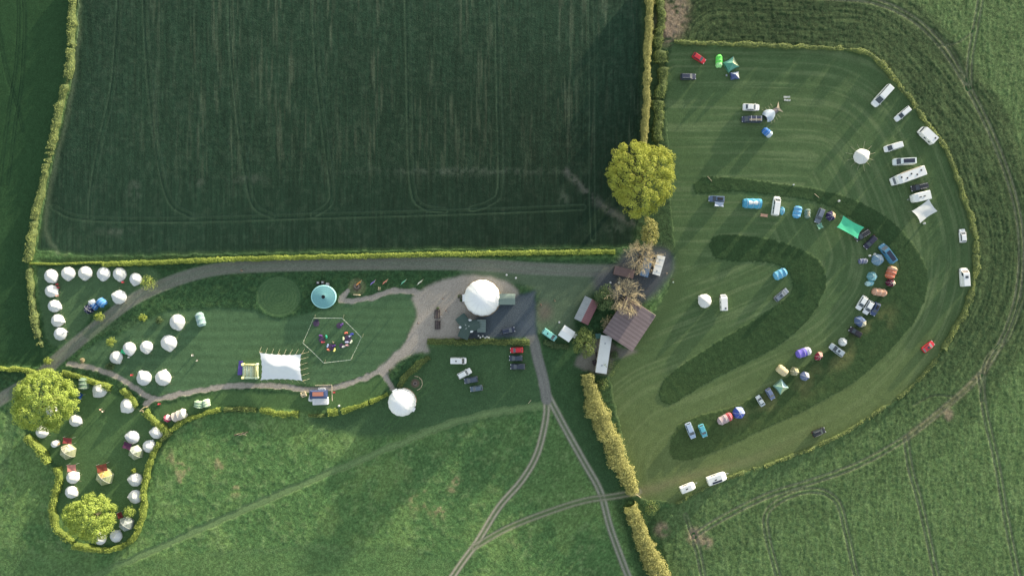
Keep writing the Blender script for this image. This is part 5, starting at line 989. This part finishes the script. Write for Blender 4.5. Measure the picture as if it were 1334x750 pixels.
# ------------------------------------------------------------------ flags, hexagon of ropes, cushions
def flag(px, py, rgb, label):
    x, y, z = at(px + 3, py + 1, 0); t = root('banner_flag', (x, y, z), 0, label, 'flag', 'flags along the curved path'); top = (1.3, 1.2, 3.4); MB().tube((0, 0, 0), top, .05, .03, 6).build('pole', M_PALE, t)
    MB().grid(lambda u, v: (.25 + v * .85 - u * 1.5, .3 + v * .75 - u * 1.1 - .15 * u * math.sin(5 * v), 1.1 + v * 1.9 - .35 * u + .12 * math.sin(6 * u)), 6, 8).build('cloth', fab(rgb), t, True)
    MB().lathe([(.2, 0), (.2, .06), (.05, .1)], 10).build('base', M_BLACK, t)
flag(466, 368.5, (.75, .32, .10), 'orange flag, first from the left in the row of five'); flag(484, 368, (.26, .20, .62), 'violet and white flag, second from the left')
flag(500, 367, (.72, .26, .20), 'coral red flag in the middle of the row of five'); flag(524, 367, (.20, .58, .44), 'thin green flag, second from the right'); flag(545, 367.5, (.80, .84, .76), 'white flag at the right end of the row of five')
hexp = [(410, 414), (447, 414), (472, 439), (458, 468), (423, 472), (396, 446)]; cx, cy, _ = at(434, 443)
t = root('rope_enclosure', (cx, cy, 0), 0, 'hexagonal enclosure of pale ropes and slanting poles on the lawn', 'rope fence'); HP = [(at(a, b)[0] - cx, at(a, b)[1] - cy) for a, b in hexp]; MRp = mat('pale_bunting', (.62, .66, .52), .9, .15, 3)
for k in range(6):
    a, b = HP[k], HP[(k + 1) % 6]; q = MB().grid(lambda u, v: (a[0] + (b[0] - a[0]) * u, a[1] + (b[1] - a[1]) * u + (v - .5) * .2 * (1 if k % 3 else .8), 1.45 - .35 * math.sin(PI * u) + .04 * math.sin(40 * u)), 16, 1)
    q.build('rope', MRp, t); MB().tube((a[0], a[1], 0), (a[0] + .9, a[1] + 1.1, 2.6), .09, .06, 6).build('pole', mat('bamboo', (.55, .48, .30), .8, .2, 3), t)
x, y, z = at(434, 446); t = root('centre_pole', (x, y, z), 0, 'slim pale pole standing in the middle of the rope enclosure', 'pole'); MB().tube((0, 0, 0), (.5, .7, 3), .06, .04).build('pole', M_PALE, t); MB().lathe([(.3, 0), (.25, .12), (.05, .15)], 10).build('base', M_WOOD, t)
for px, py, r, lb in [(412, 421, 1.05, 'purple round rug in the top left corner of the rope enclosure'), (442, 424, .95, 'purple round rug near the top right of the rope enclosure'), (419, 442, 1.0, 'purple round rug left of centre in the rope enclosure'), (431, 452, 1.1, 'purple round rug at the bottom centre of the rope enclosure'), (453, 441, 1.25, 'large dark round rug at the right of the rope enclosure'), (445, 450, .8, 'small dark violet rug below the large dark one')]:
    x, y, z = at(px, py); t = MB().lathe([(r, 0.0), (r, .05), (r * .5, .07), (.01, .07)], 18, lambda a, q, z_: (q * (1 + .04 * math.sin(5 * a)), z_)).build('rug', mat('purple_rug', (.095, .065, .11), .95, .3, 2), None); t.location = (x, y, z + .03); tag(t, lb, 'rug', 'round rugs in the rope enclosure')
bagc = [(425.5, 438.5, 110, (.06, .46, .28), 'green beanbag left of centre in the rope enclosure'), (421, 445.5, 5, (.56, .10, .12), 'red beanbag below the left rug'), (447.5, 440.5, 95, (.60, .70, .42), 'pale green beanbag left of the large dark rug'),
        (451, 433.5, 8, (.58, .16, .12), 'coral beanbag above the large dark rug'), (427, 450, 75, (.26, .34, .54), 'grey-blue beanbag at the bottom centre'), (428, 455.5, -25, (.60, .22, .14), 'orange-red beanbag below the bottom rug'),
        (436, 455.5, 70, (.78, .72, .24), 'yellow beanbag below the bottom rug'), (456.5, 437, 35, (.55, .60, .70), 'white and grey beanbag at the upper right of the dark rug'), (457.5, 445, 60, (.60, .66, .54), 'cream beanbag at the lower right of the dark rug'),
        (452, 445.5, 0, (.40, .42, .62), 'lilac beanbag directly below the dark rug'), (452.5, 449.5, 0, (.56, .34, .36), 'dusky pink beanbag lowest at the right'), (435, 450, 20, (.12, .05, .24), 'deep purple beanbag on the bottom rug'),
        (445.5, 422.5, 40, (.12, .06, .26), 'deep purple beanbag on the top right rug'), (418, 437, -10, (.14, .06, .24), 'deep purple beanbag at the top of the left rug'), (458.5, 435, 10, (.04, .05, .34), 'dark blue beanbag at the far right'),
        (413, 417, 0, (.05, .05, .09), 'black beanbag at the top left rug'), (448, 451, 20, (.72, .70, .68), 'white beanbag on the small violet rug')]
for px, py, dg, c_, lb in bagc:
    x, y, z = at(px, py); t = root('beanbag', (x, y, z), R(dg), lb, 'beanbag', 'beanbags in the rope enclosure'); MB().lathe([(.01, 0), (.5, .02), (.58, .2), (.42, .42), (.15, .55), (.01, .56)], 12, None, (0, 0, .05), 1.15, .62).build('seat', fab(c_), t, True)
    MB().lathe([(.01, 0), (.3, .05), (.3, .25), (.01, .4)], 10, None, (-.35, 0, .35), .8, 1).build('backrest', fab(c_), t, True)

# ------------------------------------------------------------------ furniture and small things
def bench_table(px, py, L, deg, label, cat='picnic table', name='picnic_table', m=None, group=None):
    x, y, z = at(px, py); t = root(name, (x, y, z), R(deg), label, cat, group); m = m or M_WOOD; q = MB(); [q.box((0, -.3 + .2 * k, .74), (L, .17, .05)) for k in range(4)]; q.build('tabletop', m, t)
    for s in (-1, 1):
        MB().box((0, s * .75, .45), (L, .28, .05)).build('bench', m, t)
        MB().box((s * L * .38, 0, .36), (.08, 1.5, .7)).build('leg', m, t)
    return t
MD = mat('dark_stained_timber', (.06, .045, .05), .8, .3, 3)
bench_table(569.8, 409, 2.9, 88, 'upper dark picnic table of the pair standing in line on the gravel court', m=MD); bench_table(570.2, 423, 2.9, 90, 'lower dark picnic table of the pair standing in line on the gravel court', m=MD)
bench_table(775, 472, 1.6, 20, 'small dark picnic table at the lower left of the long cabin', m=MD); bench_table(778, 462, 1.4, 10, 'small dark picnic table halfway along the long cabin', m=MD)
bench_table(396, 513, 1.8, 20, 'pale picnic table left of the blue cafe cabin', m=M_PALE)
def planter(px, py, r, label):
    x, y, z = at(px, py); t = root('planter', (x, y, z), 0, label, 'planter'); MB().lathe([(r * .8, 0), (r, .55), (r * .88, .55), (r * .86, .45)], 12).build('tub', MD, t)
    n = 60; dv = RNG.normal(size=(n, 3)); dv /= np.linalg.norm(dv, axis=1)[:, None]; dv[:, 2] = abs(dv[:, 2]); leaf_mesh('foliage', dv * r * .95 + np.array([0, 0, .5]), dv, .22, RNG.random(n), L_DARK, t)
planter(570.5, 401.5, .5, 'dark planter at the top end of the picnic tables'); planter(599, 386, .7, 'dark planter by the left door of the huge dome'); planter(601, 391, .5, 'small planter just below the dome door planter'); planter(508, 482, .35, 'planter beside the gravel spur')
def barrel(px, py, label, c_=(.78, .78, .76), r=.38, h=.85):
    x, y, z = at(px, py); t = root('water_butt', (x, y, z), 0, label, 'barrel'); MB().lathe([(r * .85, 0), (r, h * .3), (r, h * .7), (r * .85, h), (.02, h)], 12).build('body', paint(c_), t, True); MB().lathe([(r * .9, h), (r * .9, h + .06), (.02, h + .08)], 12).build('lid', paint(tuple(c * .8 for c in c_)), t)
for px, py, lb in [(660, 358, 'white barrel on the grass above the huge dome, left one'), (672, 362, 'white barrel on the grass above the huge dome, right one'), (728.5, 419.5, 'white barrel above the small marquee'), (442, 528, 'white barrel right of the trailer cafe'),
                   (1132, 333, 'white bin left of the grey-blue tent'), (1138.5, 331, 'grey-white bin beside the blue pickup-style van'), (795, 368, 'pale barrel on the dark top yard, left one'), (806, 368, 'pale barrel on the dark top yard, right one'), (168.5, 465, 'tiny white bin below the green tarp'), (1203, 291, 'small cream bin below the cream sail awning'), (1092, 253+9, 'small white bin in the outer dark grass band'), (1033, 241, 'tiny white bin in the dark grass above the tent row')]: barrel(px, py, lb, r=.33 if 'tiny' not in lb else .22)
def chair(px, py, deg, label, c_=(.75, .75, .73), group=None):
    x, y, z = at(px, py); t = root('garden_chair', (x, y, z), R(deg), label, 'chair', group); m = paint(c_, .6); MB().box((0, 0, .45), (.5, .5, .05)).build('seat', m, t); MB().box((-.24, 0, .75), (.05, .5, .6)).build('backrest', m, t)
    for a in (-1, 1):
        for b in (-1, 1): MB().box((a * .21, b * .21, .22), (.05, .05, .44)).build('leg', m, t)
    return t
c0 = chair(623.5, 437, 90, 'white garden chair in the row between the annex and the clipped hedge', group='white garden chairs by the annex')
for k, (px, py) in enumerate([(626, 439), (629, 437.5), (632, 439.5), (634.5, 438.5), (637, 439.5)]): copy_tree(c0, at(px, py), R(70 + 25 * k), 'white garden chair in the row between the annex and the clipped hedge')
for px, py, dg, lb in [(76, 370, 30, 'dark red camp chair right of the corner bell tent'), (77.5, 374.5, -20, 'dark red camp chair below the other one near the corner bell tent'), (161.5, 367.5, 0, 'crimson camp chair below the fifth bell tent of the top row'), (208.5, 525.5, 0, 'red camp chair by the fork of the gravel path'), (173, 488, 0, 'red camp chair left of the matched pair of bell tents'), (436, 510.5, 0, 'orange-red camp chair at the right end of the timber terrace')]:
    chair(px, py, dg, lb, (.50, .06, .08))
for px, py, dg, c_, lb in [(76, 385, 0, (.7, .4, .34), 'pink camp chair right of the second column tent'), (101, 637, 0, (.66, .56, .34), 'tan camp chair right of the lower left bell tent'), (100, 645, 20, (.4, .5, .66), 'pale blue camp chair right of the lower left bell tent'), (946, 99, 0, (.30, .32, .38), 'grey camp chair left of the small pop-up tent')]:
    chair(px, py, dg, lb, c_)
def log(px, py, L, deg, label, m=M_PALE, r=.15, group=None):
    x, y, z = at(px, py); t = MB().tube((-L / 2, 0, r), (L / 2, 0, r * .95), r, r * .85, 9).build('log_seat', m, None, True); t.location = (x, y, z); t.rotation_euler = (0, 0, R(deg)); tag(t, label, 'log', group)
G_ = 'log seats around the lower fire pit'
for k, a in enumerate((80, 40, 10, -25, -60)):
    log(541 + 9 * math.cos(R(a)), 499 - 9 * math.sin(R(a)), 1.3, a + 90, ['pale log seat at the top of the lower fire pit', 'pale log seat at the upper right of the lower fire pit', 'pale log seat on the right of the lower fire pit', 'pale log seat at the lower right of the lower fire pit', 'pale log seat nearest the lower white dome'][k], group=G_, r=.1)
log(465, 384, 2.4, -3, 'pale log bench below the brown fire circle near the flags'); log(493, 376, 1.1, 85, 'short pale log left of the bench frame on the curved path', r=.1); log(495, 376, 1.1, 85, 'short pale log right of the bench frame on the curved path', r=.1)
log(924.5, 233, 2.2, -50, 'thin pale post lying in the dark grass above the tent row', r=.07); log(1064, 255, 2.0, -40, 'thin pale post lying in the outer dark grass band', r=.07); log(690, 523, 1.5, 50, 'pale post lying on the grass by the track junction', r=.08)
def firepit(px, py, r, label):
    x, y, z = at(px, py); t = root('fire_pit', (x, y, z + .02), 0, label, 'fire pit'); MB().lathe([(r, 0), (r, .28), (r * .75, .3), (r * .7, .08), (.02, .05)], 14, lambda a, q, z_: (q * (1 + .05 * math.sin(7 * a)), z_)).build('stone_ring', mat('fire_stone', (.22, .19, .17), .9, .35, 4, bump=.5), t); q = MB(); [q.tube((math.cos(a) * r * .5, math.sin(a) * r * .5, .1), (-math.cos(a) * r * .3, -math.sin(a) * r * .3, .35), .06) for a in (0, 2, 4)]; q.build('firewood', mat('char', (.04, .035, .03), .9), t)
firepit(465, 373, .8, 'stone fire pit in the brown circle near the flags'); firepit(541, 499, .7, 'stone fire pit above the lower white dome')
# sun loungers, gateway, fallen branch, box tables by the teal canopy
def lounger(px, py, deg, label):
    x, y, z = at(px, py); t = root('sun_lounger', (x, y, z), R(deg), label, 'sun lounger'); MB().box((.2, 0, .34), (1.4, .6, .07)).build('seat', fab((.62, .62, .58)), t); m_ = MB().box((0, 0, 0), (.7, .6, .07)); mm = Matrix.Translation((-.75, 0, .5)) @ Matrix.Rotation(.6, 4, 'Y'); m_.v = [tuple(mm @ Vector(v)) for v in m_.v]; m_.build('backrest', fab((.62, .62, .58)), t)
    for a in (-.4, .8):
        for b in (-.26, .26): MB().box((a, b, .16), (.05, .05, .32)).build('leg', M_BLACK, t)
lounger(1024, 127, 178, 'upper pale sun lounger of the pair beyond the wing-shaped tent'); lounger(1024.5, 131, 172, 'lower pale sun lounger of the pair beyond the wing-shaped tent')
x, y, z = at(186, 532.5, 1.5); t = root('arched_gateway', (x, y, z), R(-48), 'rustic timber gateway in the gap of the hedge by the path fork', 'gate')
for s in (-1, 1): MB().tube((0, s * .9, 0), (0, s * .9, 2.0), .09, .08, 7).build('post', M_WOOD, t)
MB().path([(0, math.cos(a) * .9, 2.0 + math.sin(a) * .6) for a in [PI * k / 8 for k in range(9)]], .07, 6).build('arch', M_PALE, t); MB().box((.25, .9, .55), (.06, .06, 1.1)).build('hinge_post', M_WOOD, t); q = MB(); [q.box((.3 + .18 * k, -.9, .5), (.1, .04, .9)) for k in range(6)]; q.build('gate_panel', M_PALE, t)
x, y, z = at(829, 643); t = root('field_gate', (x, y, z), R(-35), 'pale timber field gate at the gap in the tall olive hedge', 'gate')
for k in range(5): MB().box((0, 0, .3 + .2 * k), (3.0, .05, .09)).build('rail', M_PALE, t)
for s in (-1, 1): MB().box((s * 1.55, 0, .65), (.14, .14, 1.3)).build('post', M_WOOD, t)
random.seed(5); x, y, z = at(315, 565); t = root('fallen_branch', (x, y, z + .05), R(8), 'dark fallen branch lying in the meadow below the curved hedge', 'branch'); q = MB(); [q.tube((-2 + .5 * k, random.uniform(-.3, .3), .2), (-.6 + .45 * k, random.uniform(-.7, .7), random.uniform(.1, .6)), .12, .04, 5) for k in range(7)]; q.build('twigs', TWIG, t); MB().tube((-2.3, 0, .2), (2.2, .3, .25), .24, .12, 8).build('trunk', BARK, t)
for k, (px, py, dg) in enumerate([(415, 368.5, 4), (421, 368, -3), (427, 370.5, -14)]):
    x, y, z = at(px, py); t = root('equipment_trolley', (x, y, z), R(dg), ['black equipment trolley at the left above the teal canopy', 'black equipment trolley in the middle above the teal canopy', 'grey equipment trolley at the right above the teal canopy'][k], 'trolley'); MB().box((0, 0, .55), (1.2, 1.1, .7), taper=.85).build('body', M_BLACK if k < 2 else paint(GRY), t, bevel=.08); MB().box((0, .1, .93), (.6, .5, .06)).build('lid', M_STEEL, t); wheels(t, 1.1, 1.2, (-.35, .35), .17)

# ------------------------------------------------------------------ people: one skinned body, posed walking or standing
def body_mesh(walk, sit=False):
    J = {'pel': (0, 0, .95), 'sp': (0, 0, 1.15), 'ch': (0, .0, 1.38), 'nk': (0, 0, 1.52), 'hd': (.02, 0, 1.64), 'tp': (.02, 0, 1.76)}
    E = [('pel', 'sp'), ('sp', 'ch'), ('ch', 'nk'), ('nk', 'hd'), ('hd', 'tp')]; Rd = dict(pel=.15, sp=.13, ch=.16, nk=.06, hd=.10, tp=.07)
    for s, n in ((1, 'l'), (-1, 'r')):
        f = walk * s * .26
        if sit: leg = [('hp', (0.03, .1 * s, .2)), ('kn', (.42, .16 * s, .34)), ('an', (.5, .14 * s, .07)), ('to', (.68, .14 * s, .05))]
        else: leg = [('hp', (0, .1 * s, .9)), ('kn', (f * .6 + .03, .11 * s, .5)), ('an', (f, .11 * s, .09)), ('to', (f + .2, .12 * s, .05))]
        arm = [('sh', (0, .19 * s, 1.42)), ('el', (-f * .4, .25 * s, 1.14)), ('wr', (-f * .9 + .08, .26 * s, .90)), ('ha', (-f + .12, .25 * s, .80))]
        pr = 'pel'
        for (k, p), r in zip(leg, (.10, .065, .045, .035)): J[k + n] = p; Rd[k + n] = r; E.append((pr, k + n)); pr = k + n
        pr = 'ch'
        for (k, p), r in zip(arm, (.065, .047, .033, .035)): J[k + n] = p; Rd[k + n] = r; E.append((pr, k + n)); pr = k + n
        for q in range(5): k = 'f%d%s' % (q, n); h_ = J['ha' + n]; J[k] = (h_[0] - .03 + .016 * q, h_[1] + (.02 if q == 4 else 0) * -s, h_[2] - (.09 - .008 * abs(q - 2))); Rd[k] = .009; E.append(('ha' + n, k))
    if sit:
        for k in ('pel', 'sp', 'ch', 'nk', 'hd', 'tp'): a = J[k]; J[k] = (a[0] - .02, a[1], a[2] - .75)
        for n in 'lr':
            for k in ['sh', 'el', 'wr', 'ha'] + ['f%d' % q for q in range(5)]: a = J[k + n]; J[k + n] = (a[0] + (.12 if k != 'sh' else 0), a[1], a[2] - .72 if k != 'el' else a[2] - .7)
    ks = list(J); me = bpy.data.meshes.new('person_body'); me.from_pydata([J[k] for k in ks], [(ks.index(a), ks.index(b)) for a, b in E], []); o = bpy.data.objects.new('person_body', me); COL.objects.link(o)
    m = o.modifiers.new('s', 'SKIN')
    for i, k in enumerate(ks): me.skin_vertices[0].data[i].radius = (Rd[k] * (.8 if k in ('ch', 'pel', 'sp') else 1), Rd[k]); me.skin_vertices[0].data[i].use_root = (k == 'pel')
    o.modifiers.new('u', 'SUBSURF').levels = 1; dg = bpy.context.evaluated_depsgraph_get(); dg.update(); r = bpy.data.meshes.new_from_object(o.evaluated_get(dg)); bpy.data.objects.remove(o); r.polygons.foreach_set('use_smooth', [True] * len(r.polygons)); return r
BASES = [body_mesh(0), body_mesh(1), body_mesh(0, True)]; M_SKIN = mat('skin', (.45, .28, .2), .6, .06, 5); M_HAIR = mat('hair', (.05, .035, .02), .8, .2, 9)
def person(px, py, deg, pose, top, legs, label):
    x, y, z = at(px, py); me = BASES[pose].copy(); dz = .75 if pose == 2 else 0
    for m in (M_SKIN, fab(top), fab(legs), M_BLACK): me.materials.append(m)
    for p in me.polygons:
        c = p.center; zz = c.z + dz; arm = abs(c.y) > .2 and zz > .7; p.material_index = 0 if (zz > 1.5 or (arm and zz < 1.2)) else (1 if zz > .97 or arm else 2)
        if pose < 2 and c.z < .1: p.material_index = 3
    t = root('person', (x, y, z), R(deg), label, 'person'); o = bpy.data.objects.new('body', me); COL.objects.link(o); o.parent = t
    hz = 1.72 - dz; MB().lathe([(.09, -.06), (.115, .0), (.10, .07), (.05, .11), (.005, .12)], 10, None, (0.0, 0, hz - .02)).build('hair', M_HAIR, t, True)
    f = MB(); f.lathe([(.012, -.02), (.014, .01), (.004, .03)], 6, None, (.128, 0, hz - .09)); f.build('nose', M_SKIN, t); q = MB(); [q.lathe([(.002, -.012), (.013, 0), (.002, .012)], 6, None, (.112, s, hz - .055)) for s in (-.035, .035)]; q.build('eyes', M_BLACK, t)
for a in [(577, 389, 60, 0, (.03, .03, .035), (.02, .02, .03), 'person in black standing alone in the middle of the gravel court'), (581, 404.5, 20, 0, (.04, .04, .05), (.03, .03, .05), 'person in dark clothes right of the picnic tables, left of two'),
          (584.5, 406, 200, 0, (.5, .5, .52), (.04, .05, .08), 'person in a grey top right of the picnic tables, right of two'), (545, 421, 80, 1, (.03, .03, .04), (.03, .03, .03), 'person in black walking at the left edge of the gravel court'),
          (133, 532.5, 30, 1, (.6, .4, .34), (.3, .25, .22), 'person in a pink top walking on the lawn of the loop, left of two'), (136, 535, 40, 1, (.66, .6, .54), (.16, .14, .14), 'person in a cream top walking on the lawn of the loop, right of two'),
          (250.5, 462.5, 0, 2, (.74, .76, .76), (.1, .1, .14), 'person in white sitting on the mown lawn, higher of two'), (257, 470, 90, 2, (.5, .52, .5), (.03, .03, .04), 'person in grey sitting on the mown lawn, lower of two'),
          (868, 356.5, 160, 1, (.62, .48, .36), (.1, .1, .12), 'person in a tan top at the edge of the dark top yard'), (875.5, 364, 90, 0, (.04, .05, .05), (.03, .03, .05), 'person in black on the grass right of the dark top yard'), (877.5, 367.5, 180, 2, (.5, .66, .6), (.1, .12, .14), 'person in pale green sitting on the grass right of the dark top yard'),
          (704.5, 396.5, 0, 1, (.55, .2, .1), (.04, .05, .1), 'person in an orange top walking right of the dark yard'), (722, 391, 0, 1, (.05, .05, .05), (.05, .05, .05), 'person in black walking on the grass above the small marquee'), (316, 352, 0, 1, (.03, .03, .03), (.03, .03, .03), 'person in black walking along the long track under the yellow hedge'),
          (575.5, 412, 180, 2, (.7, .68, .66), (.1, .1, .1), 'person in white seated at the upper picnic table'), (574.5, 421.5, 180, 2, (.7, .66, .6), (.06, .06, .1), 'person in cream seated at the lower picnic table')]: person(*a)
for m in BASES: bpy.data.meshes.remove(m)
for o in list(COL.objects):
    if o.name.startswith('person_body'): bpy.data.objects.remove(o)
